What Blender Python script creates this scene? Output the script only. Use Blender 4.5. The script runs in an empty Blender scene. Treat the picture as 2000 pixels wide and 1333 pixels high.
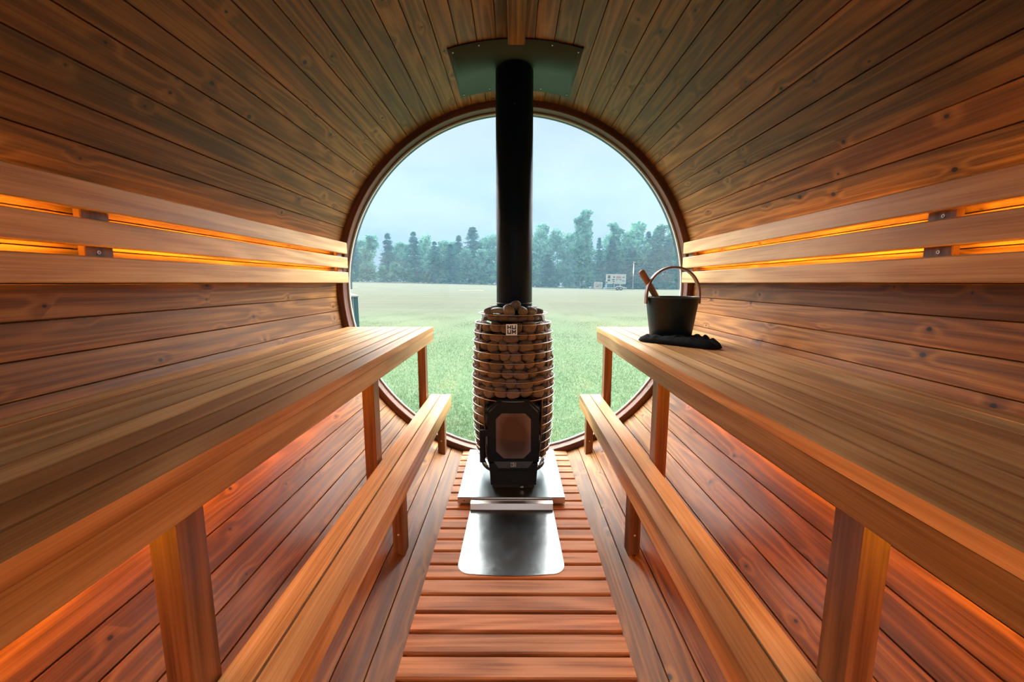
import bpy, bmesh, math, random
import numpy as np
from mathutils import Vector, Matrix, noise as mnoise

random.seed(7)
np.random.seed(7)
C = bpy.context.scene.collection
S = bpy.context.scene
PI = math.pi
R = math.radians

# ------------------------------------------------------------------ camera
CAMX, CAMZ = -0.008, 1.02
cd = bpy.data.cameras.new('camera')
cd.sensor_width = 36.0
cd.lens = 806.0 / 2000.0 * 36.0
cd.clip_start = 0.02
cd.clip_end = 600
cam = bpy.data.objects.new('camera', cd)
cam.location = (CAMX, 0.0, CAMZ)
cam.rotation_euler = (R(90 - 8.02), 0, R(0.21))
C.objects.link(cam)
S.camera = cam

# ------------------------------------------------------------------ exposure
S.view_settings.view_transform = 'Standard'
S.view_settings.look = 'None'
S.view_settings.gamma = 1.0
S.view_settings.use_curve_mapping = False
S.view_settings.exposure = 0.0
S.cycles.max_bounces = 12
S.cycles.diffuse_bounces = 6
S.cycles.transparent_max_bounces = 12
S.cycles.caustics_reflective = False
S.cycles.caustics_refractive = False


class G:
    """small node-tree helper"""
    def __init__(self, tree):
        self.t = tree; self.n = tree.nodes; self.l = tree.links
        self.n.clear()
    def new(self, ty, **kw):
        nd = self.n.new(ty)
        for k, v in kw.items():
            setattr(nd, k, v)
        return nd
    def put(self, sock, val):
        if isinstance(val, bpy.types.NodeSocket):
            self.l.new(val, sock)
        elif val is not None:
            if hasattr(sock.default_value, '__len__') and not hasattr(val, '__len__'):
                val = (val,) * len(sock.default_value)
            if hasattr(val, '__len__') and len(val) == 3 and len(sock.default_value) == 4:
                val = (*val, 1)
            sock.default_value = val
    def math(self, op, a, b=None, c=None, clamp=False):
        nd = self.new('ShaderNodeMath', operation=op, use_clamp=clamp)
        self.put(nd.inputs[0], a)
        if b is not None: self.put(nd.inputs[1], b)
        if c is not None: self.put(nd.inputs[2], c)
        return nd.outputs[0]
    def comb(self, x, y, z):
        nd = self.new('ShaderNodeCombineXYZ')
        for i, v in enumerate((x, y, z)): self.put(nd.inputs[i], v)
        return nd.outputs[0]
    def sep(self, v):
        nd = self.new('ShaderNodeSeparateXYZ'); self.put(nd.inputs[0], v)
        return nd.outputs
    def noise(self, vec, scale=1.0, detail=2.0, rough=0.5, dist=0.0):
        nd = self.new('ShaderNodeTexNoise')
        if vec is not None: self.put(nd.inputs['Vector'], vec)
        self.put(nd.inputs['Scale'], scale); self.put(nd.inputs['Detail'], detail)
        self.put(nd.inputs['Roughness'], rough); self.put(nd.inputs['Distortion'], dist)
        return nd.outputs
    def mr(self, v, a, b, c=0.0, d=1.0, smooth=False):
        nd = self.new('ShaderNodeMapRange', clamp=True)
        if smooth: nd.interpolation_type = 'SMOOTHSTEP'
        self.put(nd.inputs[0], v)
        for i, x in enumerate((a, b, c, d)): self.put(nd.inputs[i + 1], x)
        return nd.outputs[0]
    def mix(self, f, a, b, mode='MIX'):
        nd = self.new('ShaderNodeMix', data_type='RGBA', blend_type=mode)
        self.put(nd.inputs[0], f); self.put(nd.inputs[6], a); self.put(nd.inputs[7], b)
        return nd.outputs[2]
    def out(self, sh):
        o = self.new('ShaderNodeOutputMaterial'); self.l.new(sh, o.inputs[0])
    def bsdf(self, **kw):
        nd = self.new('ShaderNodeBsdfPrincipled')
        for k, v in kw.items():
            self.put(nd.inputs[k.replace('_', ' ')], v)
        return nd
    def bump(self, h, strength, dist):
        nd = self.new('ShaderNodeBump')
        self.put(nd.inputs['Height'], h); nd.inputs['Strength'].default_value = strength
        nd.inputs['Distance'].default_value = dist
        return nd.outputs[0]


# ------------------------------------------------------------------ world: bright overcast sky
SKY = 1.0
ZEN = 1.6
GLOW, REAR_FILL, SIDE_FILL = 20.0, 1.8, 15.0
w = bpy.data.worlds.new('overcast_sky')
S.world = w
w.use_nodes = True
g = G(w.node_tree)
tc = g.new('ShaderNodeTexCoord')
x_, y_, z_ = g.sep(tc.outputs['Generated'])
cl = g.noise(g.comb(x_, y_, g.math('MULTIPLY', z_, 2.4)), 2.1, 5.0, 0.5, 0.4)[0]
cl2 = g.noise(g.comb(g.math('ADD', x_, 3.1), y_, g.math('MULTIPLY', z_, 1.7)), 4.5, 4.0, 0.55, 0.3)[0]
f = g.math('ADD', g.math('MULTIPLY', cl, 0.7), g.math('MULTIPLY', cl2, 0.3))
f = g.mr(f, 0.38, 0.62, 0, 1, True)
glow = g.mr(z_, 0.02, 0.42, 0.0, 0.55)
f = g.math('ADD', g.math('MULTIPLY', f, 0.55), glow, clamp=True)
col = g.mix(f, (0.36, 0.51, 0.69), (0.66, 0.75, 0.87))
zen = g.mr(z_, 0.36, 0.75, 1.0, ZEN, True)
# bright cloud ahead, above the window, widened into a band to light the room
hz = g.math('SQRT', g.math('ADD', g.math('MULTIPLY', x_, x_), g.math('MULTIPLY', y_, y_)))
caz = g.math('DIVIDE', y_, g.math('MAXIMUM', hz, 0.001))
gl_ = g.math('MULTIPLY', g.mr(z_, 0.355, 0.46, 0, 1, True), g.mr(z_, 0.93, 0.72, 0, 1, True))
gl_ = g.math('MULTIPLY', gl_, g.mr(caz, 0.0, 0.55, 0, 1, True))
# brighter sky added to either side, out of view, to light the benches
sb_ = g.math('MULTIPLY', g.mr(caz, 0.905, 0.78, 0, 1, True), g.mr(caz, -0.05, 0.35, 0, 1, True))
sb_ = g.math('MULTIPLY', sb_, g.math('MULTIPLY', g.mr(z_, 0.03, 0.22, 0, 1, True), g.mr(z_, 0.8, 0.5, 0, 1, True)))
col = g.mix(g.mr(z_, 0.36, 0.7, 0, 0.9), col, (1.0, 0.96, 0.90))
st = g.math('MULTIPLY', zen, SKY)
rb_ = g.math('MULTIPLY', g.mr(z_, 0.10, 0.35, 0, 1, True), g.mr(z_, 0.96, 0.80, 0, 1, True))  # unseen bright band of sky behind the camera, added to light the interior
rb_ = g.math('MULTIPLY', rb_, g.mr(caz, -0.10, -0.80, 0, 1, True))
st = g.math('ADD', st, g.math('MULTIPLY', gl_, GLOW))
st = g.math('ADD', st, g.math('MULTIPLY', sb_, SIDE_FILL))
st = g.math('ADD', st, g.math('MULTIPLY', rb_, REAR_FILL))
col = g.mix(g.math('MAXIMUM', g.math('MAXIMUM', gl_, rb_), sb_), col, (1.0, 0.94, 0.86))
# the ground half of the world is dim
st = g.math('MULTIPLY', st, g.mr(z_, -0.08, 0.0, 0.35, 1.0))
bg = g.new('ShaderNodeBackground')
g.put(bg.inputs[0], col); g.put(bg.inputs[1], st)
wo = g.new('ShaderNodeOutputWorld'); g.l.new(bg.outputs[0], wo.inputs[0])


# ------------------------------------------------------------------ materials
def newmat(name):
    m = bpy.data.materials.new(name); m.use_nodes = True
    return m, G(m.node_tree)


def wood(name, dark, mid, light, knots=0.0, rough=0.42, tv=(0.72, 1.12), ring=9.0, ringv=13.0, redvar=0.25, bump=0.25, spec=0.5):
    m, g = newmat(name)
    uv = g.new('ShaderNodeUVMap', uv_map='UVMap').outputs[0]
    u, v, _ = g.sep(uv)
    t = g.new('ShaderNodeAttribute', attribute_name='tone').outputs['Fac']
    t20 = g.math('MULTIPLY', t, 37.0)
    # knots
    vor = g.new('ShaderNodeTexVoronoi', voronoi_dimensions='2D')
    wob = g.noise(g.comb(g.math('MULTIPLY', u, 9), g.math('MULTIPLY', v, 9), t20), 1.0, 2.0)[0]
    vv = g.comb(g.math('ADD', g.math('MULTIPLY', u, 6.0), g.math('MULTIPLY', wob, 0.10)),
                g.math('MULTIPLY', v, 8.0), g.math('MULTIPLY', t, 0.01))
    g.put(vor.inputs['Vector'], vv); vor.inputs['Scale'].default_value = 1.0
    d = vor.outputs['Distance']
    cr = g.new('ShaderNodeSeparateColor'); g.put(cr.inputs[0], vor.outputs['Color'])
    has = g.math('GREATER_THAN', cr.outputs[0], 1.0 - knots)
    size = g.mr(cr.outputs[1], 0, 1, 0.022, 0.062)
    kd = g.math('DIVIDE', d, size)
    knot = g.math('MULTIPLY', g.mr(kd, 0.65, 1.1, 1, 0, True), has)
    halo = g.math('MULTIPLY', g.mr(kd, 0.9, 2.4, 1, 0, True), has)
    bend = g.math('MULTIPLY', g.math('MULTIPLY', g.mr(d, 0.0, 0.32, 1, 0, True), has), 0.085)
    # cathedral grain
    n1 = g.noise(g.comb(g.math('MULTIPLY', u, 0.85), g.math('MULTIPLY', v, ringv), t20), 1.0, 1.5, 0.45)[0]
    n1 = g.math('ADD', n1, bend)
    wv = g.math('SINE', g.math('MULTIPLY', n1, ring * 2 * PI))
    wv = g.math('MULTIPLY_ADD', wv, 0.5, 0.5)
    wv = g.math('POWER', wv, 1.6)
    fine = g.noise(g.comb(g.math('MULTIPLY', u, 5.0), g.math('MULTIPLY', v, 260.0), t20), 1.0, 3.0, 0.6)[0]
    mids = g.noise(g.comb(g.math('MULTIPLY', u, 1.1), g.math('MULTIPLY', v, 80.0), t20), 1.0, 3.0, 0.6)[0]
    blot = g.noise(g.comb(g.math('MULTIPLY', u, 3.0), g.math('MULTIPLY', v, 9.0), t20), 1.0, 3.0, 0.55)[0]
    f = g.math('ADD', g.math('MULTIPLY', wv, 0.40), g.math('MULTIPLY', g.mr(fine, 0.35, 0.65), 0.30))
    f = g.math('ADD', f, g.math('MULTIPLY', g.mr(mids, 0.34, 0.66), 0.30))
    ramp = g.new('ShaderNodeValToRGB')
    ramp.color_ramp.elements[0].position = 0.12; ramp.color_ramp.elements[0].color = (*dark, 1)
    ramp.color_ramp.elements[1].position = 0.88; ramp.color_ramp.elements[1].color = (*light, 1)
    e = ramp.color_ramp.elements.new(0.48); e.color = (*mid, 1)
    g.put(ramp.inputs[0], f)
    c = ramp.outputs[0]
    br = g.math('MULTIPLY', g.mr(t, 0, 1, tv[0], tv[1]), g.mr(blot, 0.3, 0.7, 0.88, 1.10))
    c = g.mix(1.0, c, g.comb(br, br, br), 'MULTIPLY')
    # some boards run redder
    red = g.math('FRACT', g.math('MULTIPLY', t, 7.31))
    c = g.mix(g.math('MULTIPLY', red, redvar), c, g.mix(1.0, c, (1.06, 0.76, 0.62), 'MULTIPLY'))
    c = g.mix(g.math('MULTIPLY', halo, 0.35), c, (dark[0] * 0.9, dark[1] * 0.7, dark[2] * 0.6))
    c = g.mix(knot, c, (0.022, 0.012, 0.008))
    h = g.math('ADD', g.math('MULTIPLY', fine, 0.6), g.math('MULTIPLY', wv, 0.25))
    nrm = g.bump(h, bump, 0.0012)
    b = g.bsdf(Base_Color=c, Roughness=g.mr(fine, 0.3, 0.7, rough - 0.06, rough + 0.1), Normal=nrm)
    b.inputs['Specular IOR Level'].default_value = spec
    g.out(b.outputs[0])
    return m


def simple(name, col, rough=0.5, metal=0.0, spec=0.5, nscale=None, namp=0.2, bump=0.0, bdist=0.001):
    m, g = newmat(name)
    c = (*col, 1)
    nrm = None
    b = g.bsdf(Roughness=rough, Metallic=metal)
    b.inputs['Specular IOR Level'].default_value = spec
    if nscale:
        tcn = g.new('ShaderNodeTexCoord')
        n = g.noise(tcn.outputs['Object'], nscale, 4.0, 0.6)[0]
        k = g.mr(n, 0.25, 0.75, 1 - namp, 1 + namp)
        cc = g.mix(1.0, c, g.comb(k, k, k), 'MULTIPLY')
        g.put(b.inputs['Base Color'], cc)
        if bump:
            g.put(b.inputs['Normal'], g.bump(n, bump, bdist))
    else:
        b.inputs['Base Color'].default_value = c
    g.out(b.outputs[0])
    return m


M = {}
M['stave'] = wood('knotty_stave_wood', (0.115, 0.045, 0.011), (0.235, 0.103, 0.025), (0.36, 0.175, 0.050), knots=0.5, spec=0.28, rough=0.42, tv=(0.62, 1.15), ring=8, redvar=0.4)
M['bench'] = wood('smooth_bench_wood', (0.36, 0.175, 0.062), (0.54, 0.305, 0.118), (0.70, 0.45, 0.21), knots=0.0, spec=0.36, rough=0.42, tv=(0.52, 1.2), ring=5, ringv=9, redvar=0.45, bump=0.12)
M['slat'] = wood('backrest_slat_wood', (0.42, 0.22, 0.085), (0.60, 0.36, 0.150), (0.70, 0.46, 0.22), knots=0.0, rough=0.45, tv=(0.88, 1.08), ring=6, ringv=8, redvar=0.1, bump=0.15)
M['floor'] = wood('reddish_floor_wood', (0.20, 0.078, 0.034), (0.42, 0.190, 0.085), (0.54, 0.275, 0.140), knots=0.0, spec=0.25, rough=0.55, tv=(0.82, 1.10), ring=6, ringv=11, redvar=0.3, bump=0.2)
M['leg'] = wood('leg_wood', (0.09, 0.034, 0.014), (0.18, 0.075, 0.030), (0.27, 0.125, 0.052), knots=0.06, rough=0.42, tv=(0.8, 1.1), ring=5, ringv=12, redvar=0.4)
M['trim'] = wood('dark_trim_wood', (0.055, 0.017, 0.010), (0.10, 0.032, 0.018), (0.15, 0.052, 0.030), knots=0.0, rough=0.45, tv=(0.9, 1.0), ring=5, redvar=0.3)
M['added_deck'] = simple('added_dark_deck', (0.030, 0.020, 0.015), 0.8, spec=0.1, nscale=3, namp=0.2)
M['handlewood'] = simple('bent_brown_wood', (0.22, 0.095, 0.050), 0.42, nscale=30, namp=0.2)
M['ladlewood'] = simple('pale_ladle_wood', (0.30, 0.16, 0.095), 0.5, nscale=24, namp=0.2)
M['blackmetal'] = simple('black_flue_enamel', (0.002, 0.016, 0.032), 0.5, metal=0.0, spec=0.22)
M['platemetal'] = simple('dark_green_plate', (0.016, 0.046, 0.036), 0.5, metal=0.0, nscale=6, namp=0.2)
M['castiron'] = simple('black_cast_iron', (0.003, 0.008, 0.014), 0.55, spec=0.25, nscale=60, namp=0.3, bump=0.15, bdist=0.0005)
M['castlight'] = simple('grey_cast_bar', (0.045, 0.055, 0.058), 0.40, nscale=60, namp=0.3)
M['core'] = simple('black_firebox', (0.006, 0.006, 0.007), 0.7)
M['wire'] = simple('steel_wire', (0.36, 0.34, 0.32), 0.35, metal=1.0)
M['upright'] = simple('brown_steel_upright', (0.11, 0.085, 0.075), 0.42, metal=0.7)
M['screw'] = simple('bright_screw', (0.75, 0.74, 0.72), 0.3, metal=1.0)
M['seal'] = simple('pale_grey_window_seal', (0.42, 0.44, 0.42), 0.5)
M['outerrim'] = simple('dark_teal_outer_rim', (0.012, 0.036, 0.048), 0.5)
M['white'] = simple('white_paint', (0.32, 0.36, 0.36), 0.5)
M['teal'] = simple('teal_paint', (0.028, 0.13, 0.18), 0.45)
M['darkteal'] = simple('dark_teal_paint', (0.010, 0.050, 0.060), 0.5)
M['signblack'] = simple('sign_black', (0.008, 0.018, 0.022), 0.5)
M['signpink'] = simple('sign_pink', (0.34, 0.10, 0.13), 0.5)
M['signgrey'] = simple('sign_grey', (0.08, 0.11, 0.12), 0.5)
M['tyre'] = simple('tyre_rubber', (0.03, 0.04, 0.045), 0.7)
M['yellow'] = simple('yellow_tape', (0.85, 0.62, 0.16), 0.6)
M['cloth'] = simple('black_terry_cloth', (0.012, 0.015, 0.017), 0.95, spec=0.2, nscale=260, namp=0.6, bump=0.9, bdist=0.002)
M['bucket'] = simple('black_bucket_coating', (0.004, 0.016, 0.022), 0.5, spec=0.3, nscale=90, namp=0.15)
M['liner'] = simple('bucket_liner', (0.03, 0.05, 0.05), 0.4)
M['logosteel'] = simple('brushed_logo_plate', (0.78, 0.76, 0.72), 0.35, metal=0.6)
M['logodark'] = simple('logo_lettering_dark', (0.03, 0.03, 0.03), 0.5)
M['logolight'] = simple('logo_lettering_pale', (0.62, 0.64, 0.62), 0.4)


def brushed(name, col, rough, axis_scale):
    m, g = newmat(name)
    tcn = g.new('ShaderNodeTexCoord')
    x, y, z = g.sep(tcn.outputs['Object'])
    n = g.noise(g.comb(g.math('MULTIPLY', x, axis_scale[0]), g.math('MULTIPLY', y, axis_scale[1]), g.math('MULTIPLY', z, axis_scale[2])), 1.0, 3.0, 0.6)[0]
    n2 = g.noise(tcn.outputs['Object'], 22.0, 4.0, 0.6, 1.0)[0]
    rr = g.math('ADD', g.mr(n2, 0.2, 0.8, rough - 0.03, rough + 0.04), g.mr(n, 0.3, 0.7, -0.03, 0.03))
    b = g.bsdf(Base_Color=(*col, 1), Metallic=1.0, Roughness=rr, Normal=g.bump(n, 0.10, 0.0006))
    g.out(b.outputs[0])
    return m


M['steel'] = brushed('brushed_stainless_sheet', (0.27, 0.30, 0.32), 0.20, (6, 320, 6))
M['steeltray'] = brushed('stainless_tray', (0.20, 0.235, 0.255), 0.36, (240, 8, 8))

M['lip'] = brushed('pale_brushed_lip', (0.60, 0.55, 0.52), 0.32, (240, 8, 8))
# stones
m, g = newmat('sauna_stone'); M['stone'] = m
tcn = g.new('ShaderNodeTexCoord'); oi = g.new('ShaderNodeObjectInfo')
n = g.noise(tcn.outputs['Object'], 3.0, 5.0, 0.65)[0]
n2 = g.noise(tcn.outputs['Object'], 26.0, 3.0, 0.7)[0]
c = g.mix(g.mr(n, 0.3, 0.7), (0.075, 0.068, 0.067), (0.21, 0.185, 0.178))
c = g.mix(g.mr(oi.outputs['Random'], 0, 1, 0.0, 0.3), c, (0.17, 0.12, 0.095))
k = g.math('MULTIPLY', g.mr(n2, 0.3, 0.7, 0.75, 1.3), g.mr(oi.outputs['Random'], 0, 1, 0.75, 1.2))
c = g.mix(1.0, c, g.comb(k, k, k), 'MULTIPLY')
b = g.bsdf(Base_Color=c, Roughness=0.62, Normal=g.bump(n2, 0.35, 0.02)); g.out(b.outputs[0])
m, g = newmat('grey_top_stone'); M['stonegrey'] = m
tcn = g.new('ShaderNodeTexCoord'); oi = g.new('ShaderNodeObjectInfo')
n = g.noise(tcn.outputs['Object'], 3.0, 5.0, 0.65)[0]
n2 = g.noise(tcn.outputs['Object'], 26.0, 3.0, 0.7)[0]
c = g.mix(g.mr(n, 0.3, 0.7), (0.10, 0.115, 0.12), (0.24, 0.255, 0.26))
k = g.math('MULTIPLY', g.mr(n2, 0.3, 0.7, 0.75, 1.3), g.mr(oi.outputs['Random'], 0, 1, 0.6, 1.25))
c = g.mix(1.0, c, g.comb(k, k, k), 'MULTIPLY')
b = g.bsdf(Base_Color=c, Roughness=0.55, Normal=g.bump(n2, 0.35, 0.02)); g.out(b.outputs[0])

# brown oven glass, its reflection painted into the colour
m, g = newmat('door_glass_painted_reflection'); M['ovenglass'] = m
tcn = g.new('ShaderNodeTexCoord')
n = g.noise(tcn.outputs['Object'], 9.0, 4.0, 0.6)[0]
x, y, z = g.sep(tcn.outputs['Object'])
dd = g.math('SQRT', g.math('ADD', g.math('POWER', g.math('MULTIPLY', g.math('ADD', x, 0.012), 11.0), 2.0), g.math('POWER', g.math('MULTIPLY', g.math('SUBTRACT', z, 0.31), 7.2), 2.0)))
refl_mask = g.mr(g.math('ADD', dd, g.math('MULTIPLY', g.math('SUBTRACT', n, 0.5), 0.5)), 0.55, 1.0, 0, 1, True)
c = g.mix(refl_mask, (0.085, 0.052, 0.040), (0.20, 0.165, 0.14))
b = g.bsdf(Base_Color=c, Roughness=0.3); b.inputs['Specular IOR Level'].default_value = 0.2
g.out(b.outputs[0])

# window glass
m, g = newmat('clear_window_glass'); M['glass'] = m
tr = g.new('ShaderNodeBsdfTransparent'); tr.inputs[0].default_value = (0.96, 0.985, 0.99, 1)
gl = g.new('ShaderNodeBsdfGlossy'); gl.inputs['Roughness'].default_value = 0.0
mx = g.new('ShaderNodeMixShader'); mx.inputs[0].default_value = 0.03
g.l.new(tr.outputs[0], mx.inputs[1]); g.l.new(gl.outputs[0], mx.inputs[2]); g.out(mx.outputs[0])

# led
def emis(name, col, s):
    m, g = newmat(name)
    e = g.new('ShaderNodeEmission'); e.inputs[0].default_value = (*col, 1); e.inputs[1].default_value = s
    g.out(e.outputs[0]); return m
LED_BACK, LED_UNDER = 110.0, 115.0
M['ledback'] = emis('amber_led_behind_backrest', (1.0, 0.50, 0.05), LED_BACK)
M['ledunder'] = emis('amber_led_under_bench', (1.0, 0.34, 0.012), LED_UNDER)

# outside ground and vegetation
m, g = newmat('lawn_ground'); M['lawn'] = m
geo = g.new('ShaderNodeNewGeometry')
px, py, pz = g.sep(geo.outputs['Position'])
a = g.noise(geo.outputs['Position'], 26.0, 4.0, 0.7)[0]
b1 = g.noise(geo.outputs['Position'], 1.6, 4.0, 0.6)[0]
c1 = g.noise(g.comb(g.math('MULTIPLY', px, 0.12), g.math('MULTIPLY', py, 0.45), 0.0), 1.0, 4.0, 0.6)[0]
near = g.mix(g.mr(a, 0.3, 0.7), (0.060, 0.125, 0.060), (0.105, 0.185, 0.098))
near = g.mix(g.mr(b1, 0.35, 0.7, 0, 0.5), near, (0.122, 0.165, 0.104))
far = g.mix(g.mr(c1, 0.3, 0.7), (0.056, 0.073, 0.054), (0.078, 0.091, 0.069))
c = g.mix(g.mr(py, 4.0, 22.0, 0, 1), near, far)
b = g.bsdf(Base_Color=c, Roughness=0.9, Normal=g.bump(a, 0.6, 0.03)); b.inputs['Specular IOR Level'].default_value = 0.1
g.out(b.outputs[0])


def leafmat(name, c1, c2, sc=1.2, lo=0.3, hi=0.7):
    m, g = newmat(name)
    geo = g.new('ShaderNodeNewGeometry'); oi = g.new('ShaderNodeObjectInfo')
    n = g.noise(geo.outputs['Position'], sc, 3.0, 0.6)[0]
    c = g.mix(g.mr(n, lo, hi), c1, c2)
    k = g.mr(oi.outputs['Random'], 0, 1, 0.8, 1.2)
    c = g.mix(1.0, c, g.comb(k, k, k), 'MULTIPLY')
    d = g.new('ShaderNodeBsdfDiffuse'); t = g.new('ShaderNodeBsdfTranslucent')
    g.put(d.inputs[0], c); g.put(t.inputs[0], c)
    mx = g.new('ShaderNodeMixShader'); mx.inputs[0].default_value = 0.35
    g.l.new(d.outputs[0], mx.inputs[1]); g.l.new(t.outputs[0], mx.inputs[2]); g.out(mx.outputs[0])
    return m
m, g = newmat('grass_blades'); M['blade'] = m
geo = g.new('ShaderNodeNewGeometry'); px, py, pz = g.sep(geo.outputs['Position'])
a = g.noise(geo.outputs['Position'], 40.0, 2.0, 0.6)[0]
b1 = g.noise(geo.outputs['Position'], 1.3, 3.0, 0.6)[0]
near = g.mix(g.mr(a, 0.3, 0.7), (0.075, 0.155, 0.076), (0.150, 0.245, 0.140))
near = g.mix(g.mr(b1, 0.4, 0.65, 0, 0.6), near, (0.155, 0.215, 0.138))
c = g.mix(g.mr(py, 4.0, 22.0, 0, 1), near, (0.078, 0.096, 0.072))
d = g.new('ShaderNodeBsdfDiffuse'); t = g.new('ShaderNodeBsdfTranslucent')
g.put(d.inputs[0], c); g.put(t.inputs[0], c)
mx = g.new('ShaderNodeMixShader'); mx.inputs[0].default_value = 0.4
g.l.new(d.outputs[0], mx.inputs[1]); g.l.new(t.outputs[0], mx.inputs[2]); g.out(mx.outputs[0])
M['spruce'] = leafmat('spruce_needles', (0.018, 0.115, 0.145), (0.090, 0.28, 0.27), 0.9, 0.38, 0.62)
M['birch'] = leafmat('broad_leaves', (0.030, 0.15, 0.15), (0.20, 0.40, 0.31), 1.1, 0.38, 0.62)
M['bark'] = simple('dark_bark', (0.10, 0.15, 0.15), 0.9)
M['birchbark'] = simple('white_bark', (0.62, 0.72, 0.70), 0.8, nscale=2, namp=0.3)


# ------------------------------------------------------------------ mesh builders
ONES = 'zeroth first second third fourth fifth sixth seventh eighth ninth tenth eleventh twelfth thirteenth fourteenth fifteenth sixteenth seventeenth eighteenth nineteenth'.split()


def ordinal(n):
    if n < 20: return ONES[n]
    t = {2: 'twent', 3: 'thirt', 4: 'fort', 5: 'fift'}[n // 10]
    return t + 'ieth' if n % 10 == 0 else t + 'y-' + ONES[n % 10]


class MB:
    def __init__(self):
        self.v = []; self.f = []; self.uv = []; self.t = []; self.sm = []
    def face(self, idx, uvs=None, tone=0.5, smooth=False):
        self.f.append(idx); self.uv.append(uvs or [(0, 0)] * len(idx)); self.t.append(tone); self.sm.append(smooth)
    def prism(self, P, A, B, L, sec, tone=None, ends=True):
        """section points (a, b) in the frame A, B, extruded along the vector L"""
        tone = random.random() if tone is None else tone
        u0 = random.uniform(0, 40); v0 = random.uniform(0, 40)
        P, A, B, L = Vector(P), Vector(A), Vector(B), Vector(L)
        ln = L.length; n = len(sec); s = len(self.v)
        for k in (0, 1):
            for a, b in sec:
                self.v.append(P + A * a + B * b + L * k)
        cum = 0.0
        for i in range(n):
            j = (i + 1) % n
            d = math.dist(sec[i], sec[j])
            self.face([s + i, s + j, s + n + j, s + n + i],
                      [(u0, v0 + cum), (u0, v0 + cum + d), (u0 + ln, v0 + cum + d), (u0 + ln, v0 + cum)], tone)
            cum += d
        if ends:
            for k in (0, 1):
                self.face([s + k * n + i for i in range(n)], [(u0 + 3 + a * 0.12 * 1, v0 + b) for a, b in sec], tone)
    def box(self, x0, x1, y0, y1, z0, z1, axis='y', ch=0.002, tone=None):
        if x0 > x1: x0, x1 = x1, x0
        dims = {'x': (y1 - y0, z1 - z0), 'y': (x1 - x0, z1 - z0), 'z': (x1 - x0, y1 - y0)}[axis]
        w_, h_ = dims
        c = min(ch, w_ * 0.4, h_ * 0.4)
        sec = [(c, 0), (w_ - c, 0), (w_, c), (w_, h_ - c), (w_ - c, h_), (c, h_), (0, h_ - c), (0, c)] if c > 0 else [(0, 0), (w_, 0), (w_, h_), (0, h_)]
        P = (x0, y0, z0)
        if axis == 'y': self.prism(P, (1, 0, 0), (0, 0, 1), (0, y1 - y0, 0), sec, tone)
        elif axis == 'x': self.prism(P, (0, 1, 0), (0, 0, 1), (x1 - x0, 0, 0), sec, tone)
        else: self.prism(P, (1, 0, 0), (0, 1, 0), (0, 0, z1 - z0), sec, tone)
    def lathe(self, prof, center=(0, 0, 0), axis='z', n=48, closed=True, a0=0.0, a1=2 * PI, smooth=True, tone=0.5):
        full = abs(a1 - a0 - 2 * PI) < 1e-6
        s = len(self.v); m_ = len(prof); cnt = n if full else n + 1
        c = Vector(center)
        for i in range(cnt):
            a = a0 + (a1 - a0) * i / n
            for r, h in prof:
                if axis == 'z': p = Vector((r * math.cos(a), r * math.sin(a), h))
                else: p = Vector((r * math.cos(a), h, r * math.sin(a)))
                self.v.append(c + p)
        segs = m_ if closed else m_ - 1
        cum = [0.0]
        for j in range(segs): cum.append(cum[-1] + math.dist(prof[j], prof[(j + 1) % m_]))
        rr = sum(p[0] for p in prof) / m_
        for i in range(n):
            i2 = (i + 1) % cnt
            ua = (a0 + (a1 - a0) * i / n) * rr; ub = (a0 + (a1 - a0) * (i + 1) / n) * rr
            for j in range(segs):
                j2 = (j + 1) % m_
                self.face([s + i * m_ + j, s + i * m_ + j2, s + i2 * m_ + j2, s + i2 * m_ + j],
                          [(ua, cum[j]), (ua, cum[j + 1]), (ub, cum[j + 1]), (ub, cum[j])], tone, smooth)
    def tube(self, pts, r, n=8, closed=False, smooth=True, sec=None, up=(0, 0, 1)):
        pts = [Vector(p) for p in pts]; s = len(self.v); m_ = len(pts)
        if sec is None:
            rad = r if hasattr(r, '__len__') else [r] * m_
            secs = [[(math.cos(2 * PI * k / n) * rad[i], math.sin(2 * PI * k / n) * rad[i]) for k in range(n)] for i in range(m_)]
        else:
            n = len(sec); secs = [sec] * m_
        U = Vector(up)
        for i, p in enumerate(pts):
            if closed: d = (pts[(i + 1) % m_] - pts[i - 1]).normalized()
            else: d = (pts[min(i + 1, m_ - 1)] - pts[max(i - 1, 0)]).normalized()
            a = d.cross(U)
            if a.length < 1e-4: a = d.cross(Vector((1, 0, 0)))
            a.normalize(); b = a.cross(d).normalized()
            for q in secs[i]: self.v.append(p + a * q[0] + b * q[1])
        cum = 0.0
        rng = m_ if closed else m_ - 1
        for i in range(rng):
            i2 = (i + 1) % m_; dl = (pts[i2] - pts[i]).length
            for k in range(n):
                k2 = (k + 1) % n
                self.face([s + i * n + k, s + i * n + k2, s + i2 * n + k2, s + i2 * n + k],
                          [(cum, k / n * .1), (cum, (k + 1) / n * .1), (cum + dl, (k + 1) / n * .1), (cum + dl, k / n * .1)], 0.5, smooth)
            cum += dl
        if not closed:
            self.face([s + k for k in range(n)][::-1]); self.face([s + (m_ - 1) * n + k for k in range(n)])
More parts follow.
